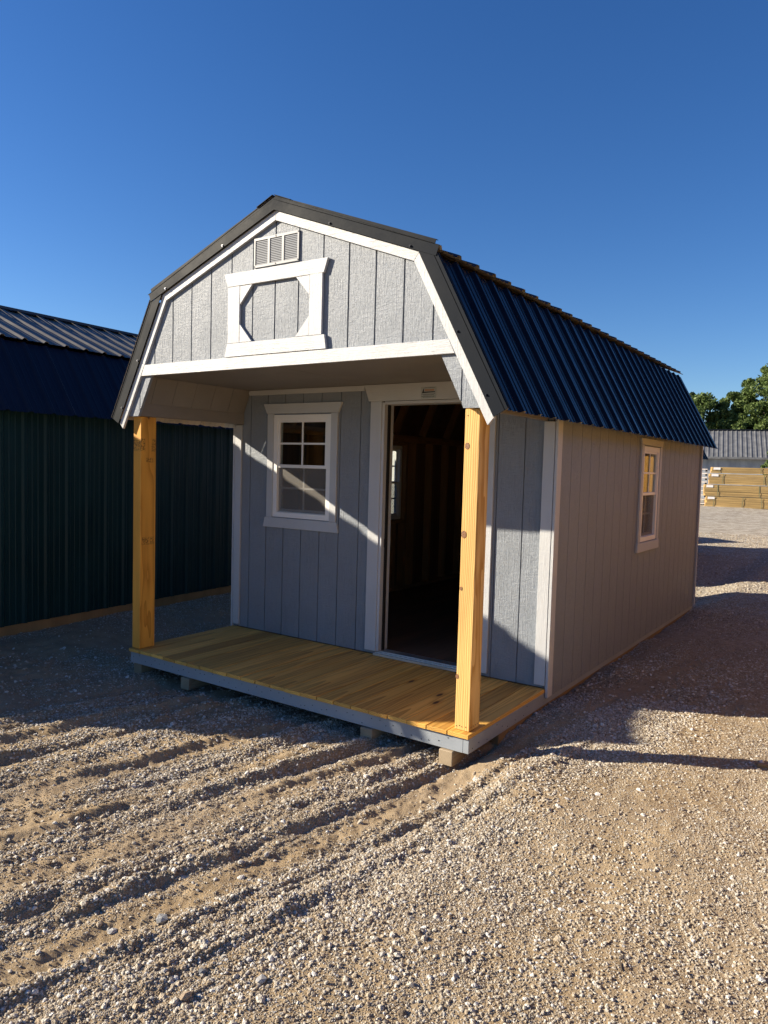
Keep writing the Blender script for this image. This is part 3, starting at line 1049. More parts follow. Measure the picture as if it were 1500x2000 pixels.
# front gable
frG = Fr((0, -.004, 0), (1, 0, 0), (0, 0, 1), (0, -1, 0))
kW = isect(*WH_LO, *WH_UP); aW = at_x(WH_UP, RG[0])
ins = .03
up_in = offset_in(*OUT_UP, .075); lo_in = offset_in(*OUT_LO, .088)
kI = isect(*lo_in, *up_in); aI = at_x(up_in, RG[0])
zb = 2.145
pR = isect(*lo_in, (0, zb), (1, zb))
gp = [pR, kI, aI, mirx(kI), mirx(pR)]
gable = MB(); gable.prism(gp, frG, -.020, -.006)
# gusset backing
gR = [(-.259, zb - .001), (-.102, 1.838), (isect(*lo_in, (0, 1.838), (1, 1.838))), isect(*lo_in, (0, zb - .001), (1, zb - .001))]
gable.prism(gR, frG, -.020, -.006); gable.prism([mirx(p) for p in gR], frG, -.020, -.006)
gb = mk('gable', gable, M['siding'], cab)
strips(gb, 'siding_plank', gp, frG, -.006, .003, .2032, -.518, M['siding'], gap=.011)
for poly in (gR, [mirx(p) for p in gR]):
    strips(gb, 'siding_plank', poly, frG, -.006, .003, .2032, -.118 if poly is gR else -3.13 + .2032, M['siding'], gap=.009)
# white horizontal board
frW = Fr((0, -.007, 0), (1, 0, 0), (0, 0, 1), (0, -1, 0))
a0 = isect(*WH_LO, (0, 2.145), (1, 2.145)); a1 = isect(*WH_LO, (0, 2.222), (1, 2.222))
mb = MB(); mb.prism([(a0[0] - .001, 2.140), (a1[0] - .001, 2.222), (mirx(a1)[0] + .001, 2.222), (mirx(a0)[0] + .001, 2.140)], frW, .001, .019)
mk('gable_board', mb, M['white_h'], gb, bev=.0015)
make_rakes(cab, -.007, M['white'], M['dark_trim'])
# vent
frV = Fr((0, -.008, 0), (1, 0, 0), (0, 0, 1), (0, -1, 0))
vu0, vu1, vv0, vv1 = -1.722, -1.327, 2.803, 2.995
mb = MB()
for (a_, b_, c_, d_) in ((vu0, vv0, vu0 + .012, vv1), (vu1 - .012, vv0, vu1, vv1), (vu0 + .012, vv0, vu1 - .012, vv0 + .016), (vu0 + .012, vv1 - .016, vu1 - .012, vv1), (-1.598, vv0 + .016, -1.580, vv1 - .016), (-1.473, vv0 + .016, -1.455, vv1 - .016)):
    mb.prism([(a_, b_), (c_, b_), (c_, d_), (a_, d_)], frV, .001, .010)
vent = mk('gable_vent', mb, M['vent'], cab)
mb = MB(); mb.prism([(vu0 + .006, vv0 + .006), (vu1 - .006, vv0 + .006), (vu1 - .006, vv1 - .006), (vu0 + .006, vv1 - .006)], frV, .0005, .0008); mk('vent_backing', mb, M['vent_dark'], vent)
mb = MB()
nl = 14
for c0, c1 in ((vu0 + .013, -1.599), (-1.579, -1.474), (-1.454, vu1 - .013)):
    for i in range(nl):
        z = vv0 + .018 + i * (vv1 - vv0 - .036) / nl
        fr = Fr((0, -.0095, z), (1, 0, 0), Vector((0, -.75, .62)).normalized(), Vector((0, -.62, -.75)))
        fr = Fr((0, -.0150, z), (1, 0, 0), Vector((0, .40, .92)).normalized(), Vector((0, -.92, .40)).normalized())
        mb.prism([(c0, 0), (c1, 0), (c1, .0128), (c0, .0128)], fr, 0, .001)
mk('louvre', mb, M['vent'], vent, kind='stuff')
mb = MB()
for u_, v_ in ((vu0 + .006, vv0 + .008), (-1.527, vv0 + .008), (vu1 - .006, vv0 + .008), (vu1 - .006, vv1 - .008), (-1.527, vv1 - .008)):
    mb = MB(); mb.cyl((u_, -.018, v_), (0, -1, 0), .0045, .002, 8)
    mk('screw', mb, M['screw'], vent)
# decorative loft frame
lo = MB()
frL = Fr((0, -.008, 0), (1, 0, 0), (0, 0, 1), (0, -1, 0))
lo.prism([(-1.955, 2.318), (-1.842, 2.318), (-1.842, 2.699), (-1.955, 2.699)], frL, .001, .020)
lf = mk('loft_frame', lo, M['white'], cab, bev=.0015)
def lp(poly, mt, nm='frame_board', d=(.001, .020)):
    q = MB(); q.prism(poly, frL, *d); mk(nm, q, mt, lf, bev=.0015)
lp([(-1.222, 2.318), (-1.118, 2.318), (-1.118, 2.699), (-1.222, 2.699)], M['white'])
lp([(-1.957, 2.701), (-1.108, 2.698), (-1.076, 2.787), (-1.993, 2.791)], M['white_h'], d=(.001, .021))
lp([(-1.980, 2.226), (-1.077, 2.226), (-1.092, 2.316), (-1.957, 2.316)], M['white_h'], d=(.001, .022))
for s1, s2 in ((1, 1), (1, -1), (-1, 1), (-1, -1)):
    xc = -1.841 if s1 == 1 else -1.223; zc = 2.319 if s2 == 1 else 2.697
    t_ = [(xc, zc), (xc + s1 * .115, zc), (xc, zc + s2 * .125)]
    if s1 * s2 < 0: t_.reverse()
    lp(t_, M['white_h'] if s1 * s2 > 0 else M['white'], nm='corner_block', d=(.001, .0185))

# porch ceiling and sloped soffits
ceil = MB(); ceil.box(-2.875, .012, 2.150, -.175, D - .002, 2.156)
ce = mk('porch_ceiling', ceil, M['soffit'], cab)
for a_, b_ in ((-2.872, -1.526), (-1.522, -.178)):
    mb = MB(); mb.box(a_, .012, 2.142, b_, D - .001, 2.149); mk('ceiling_panel', mb, M['soffit'], ce)
for sgn in (1, -1):
    lo_, hi_ = ((-.100, 1.938), (-.178, 2.141)) if sgn == 1 else (mirx((-.100, 1.938)), mirx((-.178, 2.141)))
    v = Vector((hi_[0] - lo_[0], 0, hi_[1] - lo_[1])); ln = v.length; v.normalize()
    nn = Vector((-sgn * abs(v.z), 0, -abs(v.x) ))
    fr = Fr((lo_[0], .012, lo_[1]), (0, 1, 0), v, nn)
    strips(ce, 'soffit_panel', [(0, 0), (D - .014, 0), (D - .014, ln), (0, ln)], fr, -.010, -.002, .2032, .1, M['soffit'], gap=.003)
    x0, x1 = (-.100, -.060) if sgn == 1 else (-2.990, -2.950)
    mb = MB(); mb.box(x0, .014, 1.842, x1, D - .001, 1.9385)
    mk('porch_header', mb, M['soffit'], cab, bev=.002)

# front wall under the porch
frF = Fr((0, D, 0), (1, 0, 0), (0, 0, 1), (0, -1, 0))
fw = [(-3.047, .004), (-.003, .004), (-.003, 1.90), (-.10, 2.149), (-2.95, 2.149), (-3.047, 1.90)]
DOOR = (-1.432, -.01, -.555, 2.012)
WINF = (-2.578, 1.036, -1.940, 1.922)
mb = MB()
pcs = [fw]
for h_ in (DOOR, WINF): pcs = minus(pcs, h_)
for p in pcs: mb.prism(p, frF, -.014, -.009)
wf = mk('front_wall', mb, M['siding'], cab)
strips(wf, 'siding_plank', fw, frF, -.009, 0, .2032, -.224, M['siding'], gap=.008, holes=(DOOR, WINF))
mb = MB()
for p in pcs: mb.prism(p, frF, -.022, -.0145)
mk('lining', mb, M['osb'], wf)
make_window(cab, frF, *WINF, case=.070, hdrop=.096, flare=.046)
mb = MB(); mb.prism([(-2.875, 2.098), (-1.606, 2.098), (-1.606, 2.139), (-2.895, 2.139)], frF, .001, .018); mk('ceiling_trim', mb, M['white_h'], cab)
# door surround
mb = MB(); mb.prism([(-1.556, 2.012), (-.448, 2.012), (-.418, 2.140), (-1.604, 2.140)], frF, .001, .024)
df = mk('door_frame', mb, M['white_h'], cab, bev=.0015)
for a_, b_ in ((-1.538, -1.4325), (-.5545, -.449)):
    q = MB(); q.prism([(a_, .028), (b_, .028), (b_, 2.011), (a_, 2.011)], frF, .001, .020); mk('door_casing', q, M['white'], df, bev=.0015)
for a_, b_ in ((-1.4315, -1.408), (-.579, -.5555)):
    q = MB(); q.prism([(a_, .03), (b_, .03), (b_, 2.0), (a_, 2.0)], frF, -.115, .012); mk('jamb', q, M['white'], df)
q = MB(); q.prism([(-1.408, 1.985), (-.579, 1.985), (-.579, 2.008), (-1.408, 2.008)], frF, -.115, .012); mk('jamb', q, M['white'], df)
for a_, b_ in ((-1.4075, -1.396), (-.591, -.5795)):
    q = MB(); q.prism([(a_, .03), (b_, .03), (b_, 1.984), (a_, 1.984)], frF, -.06, -.03); mk('weather_strip', q, M['black'], df)
q = MB(); q.prism([(-1.4078, .86), (-1.398, .86), (-1.398, .93), (-1.4078, .93)], frF, -.058, -.025); mk('strike_plate', q, M['screw'], df)
# threshold, three ridged steps of aluminium
q = MB()
for i, (y0_, y1_, z1_) in enumerate(((1.078, 1.098, .020), (1.098, 1.104, .014), (1.104, 1.124, .026), (1.124, 1.130, .020), (1.130, 1.215, .032))):
    q.box(-1.43, y0_ + .0003, .0035, -.557, y1_ - .0003, z1_)
mk('threshold', q, M['alu'], cab)
# nameplate above the door: grey plate with a dark swoosh and small illegible print
pl = MB(); pl.prism([(-1.072, 2.020), (-.940, 2.020), (-.940, 2.106), (-1.072, 2.106)], frF, .025, .0265)
plate = mk('nameplate', pl, NB('plate_grey').fin((.36, .38, .38), .45, metal=.3), cab)
q = MB()
q.prism([(-1.062, 2.060), (-.950, 2.064), (-.948, 2.071), (-1.050, 2.070)], frF, .0266, .0271)
q.prism([(-1.064, 2.058), (-1.048, 2.062), (-1.044, 2.096), (-1.054, 2.084)], frF, .0266, .0272)
mk('plate_emblem', q, M['black'], plate)
q = MB()
for i in range(8):
    u_ = -1.038 + i * .0103
    q.prism([(u_, 2.075), (u_ + .0075, 2.075), (u_ + .008, 2.088), (u_ + .001, 2.088)], frF, .0266, .0271)
mk('plate_lettering', q, NB('plate_orange').fin((.45, .17, .05), .5), plate)
q = MB()
for zz, a_, b_ in ((2.0965, -1.04, -.952), (2.050, -1.066, -.948), (2.043, -1.05, -.96), (2.034, -1.066, -.948), (2.027, -1.055, -.955)):
    u_ = a_
    while u_ < b_:
        l_ = rnd.uniform(.004, .012)
        q.prism([(u_, zz), (min(b_, u_ + l_), zz), (min(b_, u_ + l_), zz + .003), (u_, zz + .003)], frF, .0266, .0270)
        u_ += l_ + .002
mk('plate_print', q, M['black'], plate, kind='stuff')
# corner boards of the front wall
for a_, b_ in ((-3.047, -2.968), (-.083, -.004)):
    q = MB(); q.prism([(a_, .022), (b_, .022), (b_, 1.838), (a_, 1.838)], frF, .001, .019); mk('corner_board', q, M['white'], cab, bev=.0015)

# side walls
frR = Fr((0, 0, 0), (0, 1, 0), (0, 0, 1), (1, 0, 0))
frLs = Fr((-W, 0, 0), (0, 1, 0), (0, 0, 1), (-1, 0, 0))
WINS = (3.245, .868, 3.815, 1.755)
for fr, holes, ph in ((frR, (WINS,), D + .1), (frLs, (WINS,), D + .1)):
    poly = [(D + .002, -.072), (LEN, -.072), (LEN, 2.05), (D + .002, 2.05)]
    pcs = [poly]
    for h_ in holes: pcs = minus(pcs, h_)
    mb = MB()
    for p in pcs: mb.prism(p, fr, -.014, -.009)
    ws = mk('side_wall', mb, M['siding'], cab)
    strips(ws, 'siding_plank', poly, fr, -.009, 0, .2032, ph, M['siding'], gap=.006, holes=holes)
    mb = MB()
    for p in pcs: mb.prism(clip(p, 0, -1, 0), fr, -.022, -.0145)
    mk('lining', mb, M['osb'], ws)
    make_window(cab, fr, *WINS, case=.07, hdrop=.07 if fr is frR else .09, flare=.03)
    # corner boards along the side
    for y0_, y1_ in ((1.113, 1.196), (LEN - .03, LEN + .012)):
        q = MB(); q.prism([(y0_, -.058), (y1_, -.058), (y1_, 1.86), (y0_, 1.86)], fr, .001, .020)
        mk('corner_board', q, M['white'], cab, bev=.0015)
# back wall
frB = Fr((0, LEN, 0), (1, 0, 0), (0, 0, 1), (0, 1, 0))
bpoly = [(-3.045, -.07), (-.005, -.07), (-.005, 2.05), (-.315, 2.65), (RG[0], 3.16), (-2.735, 2.65), (-3.045, 2.05)]
mb = MB(); mb.prism(bpoly, frB, -.014, -.009)
wb = mk('back_wall', mb, M['siding'], cab)
strips(wb, 'siding_plank', bpoly, frB, -.009, 0, .2032, .1, M['siding'])
mb = MB(); mb.prism([(p[0], max(p[1], 0)) for p in bpoly], frB, -.022, -.0145); mk('lining', mb, M['osb'], wb)
# wall between porch loft and room above the ceiling
mb = MB(); mb.prism([(-2.95, 2.152), (-.10, 2.152), (-.32, 2.64), (RG[0], 3.14), (-2.73, 2.64)], frF, -.02, -.012); mk('loft_wall', mb, M['osb'], cab)
# interior floor, studs, plates, rafters
mb = MB(); mb.box(-3.025, D + .0225, -.026, -.025, LEN - .03, .012); mk('interior_floor', mb, M['floor'], cab)
for side in (0, 1):
    x0, x1 = ((-.113, -.0235) if side else (-3.0265, -2.937))
    y = D + .03
    while y < LEN - .05:
        for za, zb_ in (((.052, 1.80),) if not (WINS[0] - .02 < y + .02 < WINS[2] + .02) else ((.052, .83), (1.79, 1.80))):
            q = MB(); q.box(x0, y, za, x1, y + .038, zb_); mk('stud', q, M['stud'], cab)
        y += .4064
    for yy in (WINS[0] - .045, WINS[2] + .007):
        q = MB(); q.box(x0, yy, .052, x1, yy + .038, 1.80); mk('stud', q, M['stud'], cab)
    for za in (.014, 1.802, 1.842):
        q = MB(); q.box(x0, D + .025, za, x1, LEN - .03, za + .038); mk('wall_plate', q, M['stud'], cab)
    for za in (.832, 1.76):
        q = MB(); q.box(x0 + .001, WINS[0] - .006, za - .0, x1 - .001, WINS[2] + .006, za + .03); mk('window_framing', q, M['stud'], cab)
    y = D + .05
    while y < LEN - .05:
        s_ = -1 if side else 1
        xo = -.075 if side else -2.975
        a_ = Vector((xo, y, 1.89)); b_ = Vector((-.37 if side else -2.68, y, 2.60)); c_ = Vector((RG[0], y, 3.09))
        q = MB(); q.beam(a_, b_, .038, .085, (1, 0, 0)); mk('rafter', q, M['stud'], cab)
        q = MB(); q.beam(b_, c_, .038, .085, (0, 0, 1)); mk('rafter', q, M['stud'], cab)
        y += .6096
for i in range(9):
    x = -2.90 + i * .34
    q = MB(); q.box(x, LEN - .113, .05, x + .038, LEN - .0235, 2.0); mk('stud', q, M['stud'], cab)

make_roof(cab, -.047, LEN + .085, M['navy'])

# ------------------------------------------------------------------ other sheds (local frame like the cabin's)
def make_shed(name, label, cat, loc, rz, L_, wall, wmat, rmat_up, rmat_lo, group=None, trimw=None, door=True, ground=-.2, ev=None, rg=None, rakes=True, z0=-.05):
    t = empty(name, loc, rz, label=label, cat=cat, group=group)
    frS = [Fr((0, 0, 0), (0, 1, 0), (0, 0, 1), (1, 0, 0)), Fr((-W, 0, 0), (0, 1, 0), (0, 0, 1), (-1, 0, 0))]
    z1 = 2.02
    for fr in frS:
        mb = MB(); mb.prism([(.0, z0), (L_, z0), (L_, z1), (0, z1)], fr, -.05, -.006)
        ws = mk('side_wall', mb, M['stud'] if wall == 'metal' else wmat, t)
        if wall == 'metal':
            i = 0
            while i * PW < L_ - .01:
                q = MB(); ribbed(q, fr, i * PW, min(L_, (i + 1) * PW), z0, z1, True, -.004)
                mk('wall_panel', q, [wmat, M['backer']], ws); i += 1
        else:
            strips(ws, 'siding_plank', [(0, z0), (L_, z0), (L_, z1), (0, z1)], fr, -.006, .004, .2032, 0, wmat)
    gp2 = [(-3.045, z0), (-.005, z0), (-.005, 2.02), kI, aI, mirx(kI), (-3.045, 2.02)]
    for y_, nn in ((0, -1), (L_, 1)):
        fr = Fr((0, y_, 0), (1, 0, 0), (0, 0, 1), (0, nn, 0))
        mb = MB(); mb.prism(gp2, fr, -.05, -.006)
        ws = mk('end_wall', mb, M['stud'] if wall == 'metal' else wmat, t)
        if wall == 'metal':
            strips(ws, 'wall_panel', gp2, fr, -.006, .004, .2286, 0, wmat)
        else:
            strips(ws, 'siding_plank', gp2, fr, -.006, .004, .2032, 0, wmat)
    if rakes: make_rakes(t, -.007, trimw or M['white'], M['dark_trim'], screws=False)
    make_roof(t, -.047, L_ + .06, rmat_up, rmat_lo, ev=ev, rg=rg)
    for x_ in (-.10, -1.0, -2.05, -2.95):
        q = MB(); q.box(x_ - .05, .01, ground, x_ + .05, L_ - .01, -.125 if x_ < -.2 else -.125); mk('skid', q, M['runner'], t)
    for x_ in (-.042, -3.045):
        q = MB(); q.box(x_, 0.0, -.123, x_ + .037, L_, z0 - .002); mk('rim_joist', q, M['stud'], t)
    if door:
        fr = Fr((0, 0, 0), (1, 0, 0), (0, 0, 1), (0, -1, 0))
        q = MB(); q.prism([(-2.3, .0), (-.75, .0), (-.75, 1.85), (-2.3, 1.85)], fr, .005, .022); dd = mk('door', q, wmat, t)
        for (a_, b_, c_, d_) in ((-2.3, 0, -2.22, 1.85), (-.83, 0, -.75, 1.85), (-1.56, 0, -1.49, 1.85), (-2.22, 1.77, -.83, 1.85), (-2.22, 0, -.83, .08)):
            q = MB(); q.prism([(a_, b_), (c_, b_), (c_, d_), (a_, d_)], fr, .022, .036); mk('door_trim', q, trimw or M['white'], dd)
    return t


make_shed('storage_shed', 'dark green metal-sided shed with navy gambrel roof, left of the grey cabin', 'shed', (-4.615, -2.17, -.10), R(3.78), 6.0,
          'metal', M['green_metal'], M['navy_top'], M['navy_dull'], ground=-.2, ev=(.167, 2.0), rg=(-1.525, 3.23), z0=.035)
make_shed('storage_shed', 'shed with navy roof standing right behind the grey cabin, only its eave corner showing', 'shed', (-1.62, 7.7, .03), 0, 6.1,
          'wood', M['siding'], M['navy'], M['navy'], ground=-.2)
M['pale'] = paint_mat('pale_siding_paint', (0.62, 0.61, 0.58), 0.002)
make_shed('storage_shed', 'pale sided shed seen only through the cabin doorway and far window', 'shed', (-5.2, 8.3, -.06), R(0), 4.0,
          'wood', M['pale'], M['navy_dull'], M['navy_dull'], ground=-.2, door=False)
t3 = make_shed('storage_shed', 'farthest shed behind the grey cabin, known by its shadow wedge on the gravel', 'shed', (-8.1, 15.2, -.06), R(90), 5.0,
               'wood', M['siding'], M['navy'], M['navy'], ground=-.3)
M['honey'] = paint_mat('honey_stained_siding', (0.46, 0.235, 0.045), 0.002)
M['honey'].name = 'honey_stained_siding'
s0 = make_shed('wooden_shed', 'honey stained wooden shed across the lane, reflected in the cabin side window', 'shed', (3.35 + W, 15.0, .22), 0, 7.0,
               'wood', M['honey'], M['dark_trim'], M['dark_trim'], ground=-.45, group='honey stained sheds across the lane')
for y_ in (7.2, -.6):
    c = copy_tree(s0)
    c.location.y = y_
    c['label'] = 'honey stained wooden shed across the lane, ' + ('middle of the row' if y_ > 5 else 'opposite the cabin porch, outside the frame')

# ------------------------------------------------------------------ lumber yard far behind
M['lumber'] = wood_mat('stacked_lumber', (0.42, 0.29, 0.12), (0.31, 0.20, 0.08), axis=0, freq=9, rand=0.6)
M['lumber_end'] = NB('lumber_end').fin((0.66, 0.46, 0.20), .8)
M['strap'] = NB('strap').fin((0.20, 0.19, 0.10), .5)
M['tag'] = NB('paper_tag').fin((0.78, 0.76, 0.76), .6)


def bundle(idx, x_off, z0, h, label, rows, cols=14, length=7.0, straps=(1.6, 4.2), ends=()):
    t = empty('lumber_bundle', (-6.25 + x_off * .98, 39.0 + x_off * .2, z0), R(11.3), label=label, cat='lumber', group='bundles of boards in the tall stack')
    rh = h / rows
    bw_ = 1.15 / cols
    for r_i in range(rows):
        # outward row boards, one object per layer board on the visible face
        mb = MB(); dy = rnd.uniform(-.012, .012); dx = rnd.uniform(-.05, .05)
        mb.box(dx, dy, r_i * rh + .002, length + dx, .12, (r_i + 1) * rh - .002)
        mk('board', mb, [M['lumber']], t)
    mb = MB()
    for r_i in range(rows):
        for c_i in range(cols):
            mb.box(rnd.uniform(-.06, .05), .13 + c_i * bw_, r_i * rh + .004, length - .02, .13 + (c_i + 1) * bw_ - .004, (r_i + 1) * rh - .004)
    mk('inner_boards', mb, [M['lumber_end']], t, kind='stuff')
    for s_ in straps:
        mb = MB(); lean = rnd.uniform(-.06, .06)
        fr = Fr((s_, -.02, 0), (1, 0, 0), (0, 0, 1), (0, -1, 0))
        mb.prism([(0, .0), (.035, .0), (.035 + lean, h + .005), (lean, h + .005)], fr, 0, .006)
        mk('strap', mb, M['strap'], t)
    mb = MB(); fr = Fr((0, -.02, 0), (1, 0, 0), (0, 0, 1), (0, -1, 0))
    mb.prism([(.08, h - .14), (.42, h - .14), (.42, h - .02), (.08, h - .02)], fr, .003, .008); mk('tag', mb, M['tag'], t)
    return t


hz = -.22
bundle(0, 0.05, hz + .04, .56, 'bottom bundle of boards in the far lumber stack', 5, straps=(.35, 1.75, 2.7))
bundle(1, -.05, hz + .63, .60, 'second bundle from the bottom of the far lumber stack', 5, straps=(.65, 2.65))
bundle(2, .18, hz + 1.27, .56, 'third bundle up, over the dark gap in the far lumber stack', 5, straps=(.6, 2.6, 2.75))
bundle(3, .26, hz + 1.87, .32, 'thin topmost bundle of the far lumber stack', 3, straps=(.35, 2.35))
# stack of pale wrapped boards left of the lumber
t = empty('pallet_stack', (-7.6, 40.2, -.2), R(11), label='dark stack of pallets with pale edges left of the lumber', cat='pallets')
for i in range(9):
    q = MB(); q.box(0, 0, i * .24 + .11, 1.15, 1.1, i * .24 + .15); mk('pallet_deck', q, M['tag'], t)
    for dx in (.0, .5, 1.05):
        q = MB(); q.box(dx, .02, i * .24, dx + .1, 1.08, i * .24 + .108); mk('pallet_runner', q, M['black'], t)

# long building with grey corrugated roof
lb = empty('long_building', (-14.0, 52.0, -.25), R(11), label='long low building with grey corrugated metal roof behind the lumber', cat='building')
nb = NB('stained_block_wall')
c = nb.coord(); a_ = nb.noise(nb.vmath('MULTIPLY', c, (1.2, 1, .3)), 1.5, 4)
M['wall_far'] = nb.fin(nb.ramp(a_, [(.3, (.22, .24, .27)), (.6, (.40, .42, .45))]), .85)
q = MB(); q.box(0, 0, 0, 34, 8, 3.25); mk('wall', q, M['wall_far'], lb)
frr = Fr((-.3, -.5, 3.05), (1, 0, 0), Vector((0, 3.6, 2.1)).normalized(), Vector((0, -2.1, 3.6)).normalized())
roofb = MB(); roofb.prism([(0, 0), (34.6, 0), (34.6, 4.2), (0, 4.2)], frr, -.08, -.02)
rb = mk('roof', roofb, M['galv'], lb)
i = 0
per = .31
while i < 36:
    q = MB()
    s0_ = i * .93
    for k in range(3):
        b_ = s0_ + k * per
        vs = []
        for (ds, h_) in ((0, 0), (.19, 0), (.215, .035), (.285, .035), (.31, 0)):
            vs.append(frr.p(b_ + ds, 0, h_)); vs.append(frr.p(b_ + ds, 4.2, h_))
        q.add(vs, [(j * 2, j * 2 + 2, j * 2 + 3, j * 2 + 1) for j in range(4)])
    mk('roof_panel', q, M['galv'], rb)
    i += 1
q = MB(); q.box(-.3, -.56, 2.96, 34.3, -.5, 3.10); mk('gutter', q, M['galv'], lb)
fr2 = Fr((-.3, 3.15, 5.17), (1, 0, 0), Vector((0, 3.6, -2.1)).normalized(), Vector((0, 2.1, 3.6)).normalized())
q = MB(); q.prism([(0, 0), (34.6, 0), (34.6, 6), (0, 6)], fr2, -.06, 0); mk('back_roof', q, M['galv'], lb)
q = MB(); q.box(-.3, 3.0, 5.12, 34.3, 3.3, 5.24); mk('ridge_cap', q, M['dark_trim'], rb)

# ------------------------------------------------------------------ trees
def leaf_mat(name, c0, c1):
    nb = NB(name)
    at = nb.n('ShaderNodeAttribute', attribute_type='GEOMETRY', attribute_name='shade').outputs['Fac']
    col = nb.ramp(at, [(0, c0), (1, c1)])
    nb.fin(col, .55, spec=.3)
    tr = nb.n('ShaderNodeBsdfTranslucent'); nb.put(tr.inputs[0], col)
    mx = nb.n('ShaderNodeMixShader'); mx.inputs[0].default_value = .3
    nb.t.links.new(nb.b.outputs[0], mx.inputs[1]); nb.t.links.new(tr.outputs[0], mx.inputs[2]); nb.t.links.new(mx.outputs[0], nb.out.inputs['Surface'])
    return nb.mat


M['leaf'] = leaf_mat('broad_leaves', (.045, .08, .022), (.16, .22, .065))
M['leaf2'] = leaf_mat('dull_leaves', (.03, .052, .022), (.10, .14, .06))
M['bark'] = NB('bark').fin((.10, .08, .06), .9)


def crown_mesh(seed, w_, h_, nblob, nleaf, size, mat, conic=False):
    rs = np.random.RandomState(seed)
    bc = []
    for i in range(nblob):
        t = rs.rand() ** .8
        if conic:
            rad = w_ * (1 - t) * .9 + .15
        else:
            rad = w_ * math.sqrt(max(.05, 1 - (2 * t - .95) ** 2)) * 1.0
        a_ = rs.rand() * 6.283; r_ = rad * rs.rand() ** .45
        bc.append((r_ * math.cos(a_), r_ * math.sin(a_), h_ * (.18 + .8 * t), (.16 if conic else .20) * w_ * (.45 + .8 * rs.rand())))
    bc = np.array(bc)
    k = rs.randint(0, nblob, nleaf)
    d = rs.randn(nleaf, 3); d /= np.linalg.norm(d, axis=1)[:, None]
    rr_ = (rs.rand(nleaf) ** .4) * 1.15
    c = bc[k, :3] + d * (rr_ * bc[k, 3])[:, None] * np.array([1, 1, .8])
    s = size * (.5 + rs.rand(nleaf)) * .9
    a = rs.randn(nleaf, 3); a /= np.linalg.norm(a, axis=1)[:, None]
    b = np.cross(a, rs.randn(nleaf, 3)); b /= np.linalg.norm(b, axis=1)[:, None]
    p0 = c - a * s[:, None]; p1 = c + b * (s * .55)[:, None]; p2 = c + a * s[:, None]; p3 = c - b * (s * .55)[:, None]
    v = np.stack([p0, p1, p2, p3], 1).reshape(-1, 3)
    q = np.arange(nleaf * 4).reshape(-1, 4)
    me = np_mesh('crown', v, q)
    sh = np.repeat(np.clip(.5 + .3 * rs.randn(nleaf) + .3 * (rs.rand(nblob)[k] - .5), 0, 1), 4)
    at = me.attributes.new('shade', 'FLOAT', 'POINT'); at.data.foreach_set('value', sh.astype(np.float32))
    me.materials.append(mat)
    return me, bc


def tree(loc, label, seed, w_, h_, mat, conic=False, nblob=60, nleaf=9000, size=.16, name='broadleaf_tree', group=None):
    t = empty(name, loc, rnd.uniform(0, 6), label=label, cat='tree', group=group)
    me, bc = crown_mesh(seed, w_, h_, int(nblob * 1.5), int(nleaf * 1.4), size * .8, mat, conic)
    mk('crown', me, mat, t)
    q = MB()
    n = 8
    prev = None
    for j in range(5):
        z = h_ * .17 * j * 1.1; r_ = .035 * h_ * (1 - .17 * j)
        q.cyl((0, 0, z), (.02 * j, .03, 1), r_, h_ * .19, 8)
    for b_ in bc[:14]:
        a_ = Vector((0, 0, h_ * (.15 + .4 * rnd.random()))); e_ = Vector(b_[:3])
        if (e_ - a_).length > .5: q.beam(a_, e_, .012 * h_, .012 * h_)
    mk('trunk', q, M['bark'], t)
    return t


grp = 'trees behind the long building'
tree((-6.4, 64.5, -.3), 'tallest leafy tree at the right edge above the grey roof', 3, 3.0, 11.0, M['leaf'], nleaf=24000, nblob=85, group=grp)
tree((-9.1, 64.0, -.3), 'medium leafy tree stepping down left of the tallest one', 5, 1.9, 8.9, M['leaf'], nleaf=18000, group=grp)
tree((-11.3, 62.5, -.3), 'low bright green tree nearest the cabin roof', 9, 2.5, 8.5, M['leaf'], nleaf=17000, group=grp)
tree((-13.0, 66.0, -.3), 'hazy pointed conifer just beside the cabin roof edge', 12, 1.4, 9.4, M['leaf2'], conic=True, nleaf=7000, name='pine_tree', group=grp)
tree((-14.2, 66.0, -.3), 'dull green conifer mostly hidden by the cabin roof', 13, 1.5, 9.0, M['leaf2'], conic=True, nleaf=5000, name='pine_tree', group=grp)
tree((-3.2, 64.0, -.3), 'big leafy tree right of the tallest one, beyond the frame edge', 21, 3.4, 12.5, M['leaf'], nleaf=12000, nblob=80, group=grp)
tree((-10.9, 67.5, -.3), 'dark tree crown filling the gap behind the other trees', 23, 3.0, 7.4, M['leaf2'], nleaf=12000, group=grp)
tree((-7.9, 63.0, -.3), 'low bushy tree between the tallest and the medium one', 27, 2.6, 6.6, M['leaf'], nleaf=18000, group=grp)
tree((-5.0, 63.0, -.3), 'low bushy tree under the tallest crown at the frame edge', 29, 2.8, 7.4, M['leaf'], nleaf=18000, group=grp)
tree((0.8, 64.0, -.3), 'leafy tree farthest right in the row', 25, 3.2, 11.0, M['leaf'], nleaf=9000, group=grp)
# shrub against the long building
tree((-4.3, 49.9, -.2), 'bright green shrub climbing the wall above the lumber', 31, .75, 3.9, M['leaf'], nleaf=2600, nblob=26, size=.10, name='climbing_shrub')
tree((-7.9, 39.2, -.25), 'weedy green tuft at the foot of the lumber stack', 33, .35, .6, M['leaf'], nleaf=900, nblob=14, size=.05, name='weed')

# ------------------------------------------------------------------ single stones and scraps
def gz1(x, y): return float(ground_z(np.array([x]), np.array([y]))[0])


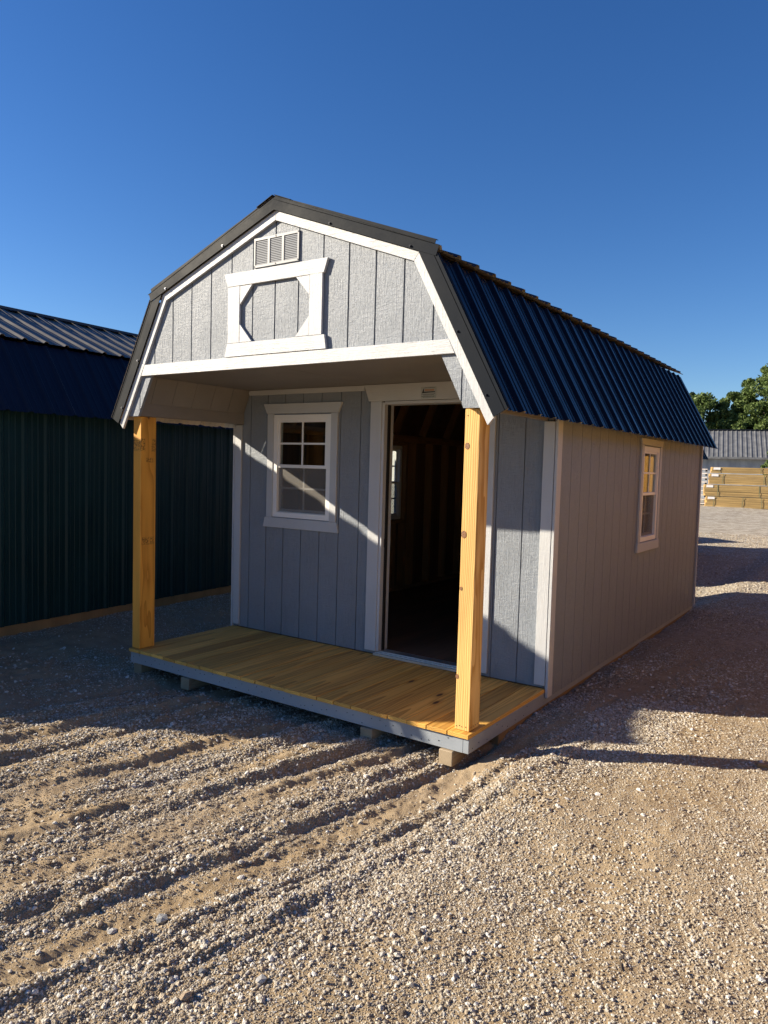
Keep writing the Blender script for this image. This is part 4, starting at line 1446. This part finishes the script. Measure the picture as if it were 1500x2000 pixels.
def rock(x, y, s_, label, seed, tone=(.5, .47, .42)):
    me = stone_mesh(seed, 'rock')
    me.materials.clear()
    nb = NB('rock'); c = nb.coord(); n_ = nb.noise(c, 60, 4)
    me.materials.append(nb.fin(nb.vmath('MULTIPLY', tone, nb.mr(n_, .3, .7, .75, 1.15)), .9, nb.bump(n_, .006, .8)))
    o = bpy.data.objects.new('rock', me); COL.objects.link(o)
    o.scale = (s_,) * 3
    o.rotation_euler = (0.1, .1, seed)
    o.location = (x, y, gz1(x, y) + s_ * .25)
    setp(o, label=label, cat='stone')


rock(-.268, -1.905, .027, 'blue-grey angular stone alone on the dirt, lower left of the yard', 61, (.42, .43, .44))
rock(-.366, -2.044, .021, 'white stone just left of the blue-grey one', 64, (.66, .65, .63))
rock(.107, -2.111, .024, 'rounded tan stone near the bottom left edge', 67, (.50, .38, .27))
rock(.061, -2.00, .016, 'small slate-dark stone just above the tan one', 70, (.24, .25, .27))
rock(1.004, -.404, .016, 'pale flat stone alone on the fine gravel, right of the porch', 73, (.60, .55, .47))
rock(.251, -1.916, .022, 'light grey chunky stone in the coarse gravel patch at the bottom', 76, (.55, .54, .53))
rock(.44, .207, .020, 'dark stone lying in the shadow edge right of the porch corner', 79, (.25, .23, .21))
rock(1.37, .93, .016, 'bright white pebble resting behind the wood scrap', 82, (.8, .79, .78))
zz = gz1(1.37, .87)
q = MB(); q.box(-.045, -.014, 0, .045, .014, .019)
o = mk('wood_scrap', q, M['runner'], None, bev=.001, label='short offcut of pale wood on the sunlit gravel at the right edge', cat='wood scrap')
o.location = (1.40, .85, zz + .002); o.rotation_euler = (0, .04, .25)
for (x, y, l_, a_, lab) in ((1.211, -1.163, .085, 1.9, 'thin brown twig standing out on the fine gravel, lower right'), (.93, -1.10, .06, .6, 'thin dark twig lying flat in the middle of the fine gravel'), (-.145, -1.40, .05, 1.2, 'short straw-coloured twig on the rutted dirt')):
    q = MB()
    p_ = [Vector((0, 0, .004)), Vector((l_ * .55, .004, .007)), Vector((l_, -.004, .005))]
    q.beam(p_[0], p_[1], .004, .003); q.beam(p_[1], p_[2], .003, .0025)
    o = mk('twig', q, M['bark'], None, label=lab, cat='twig'); o.location = (x, y, gz1(x, y) + .001); o.rotation_euler = (0, 0, a_)
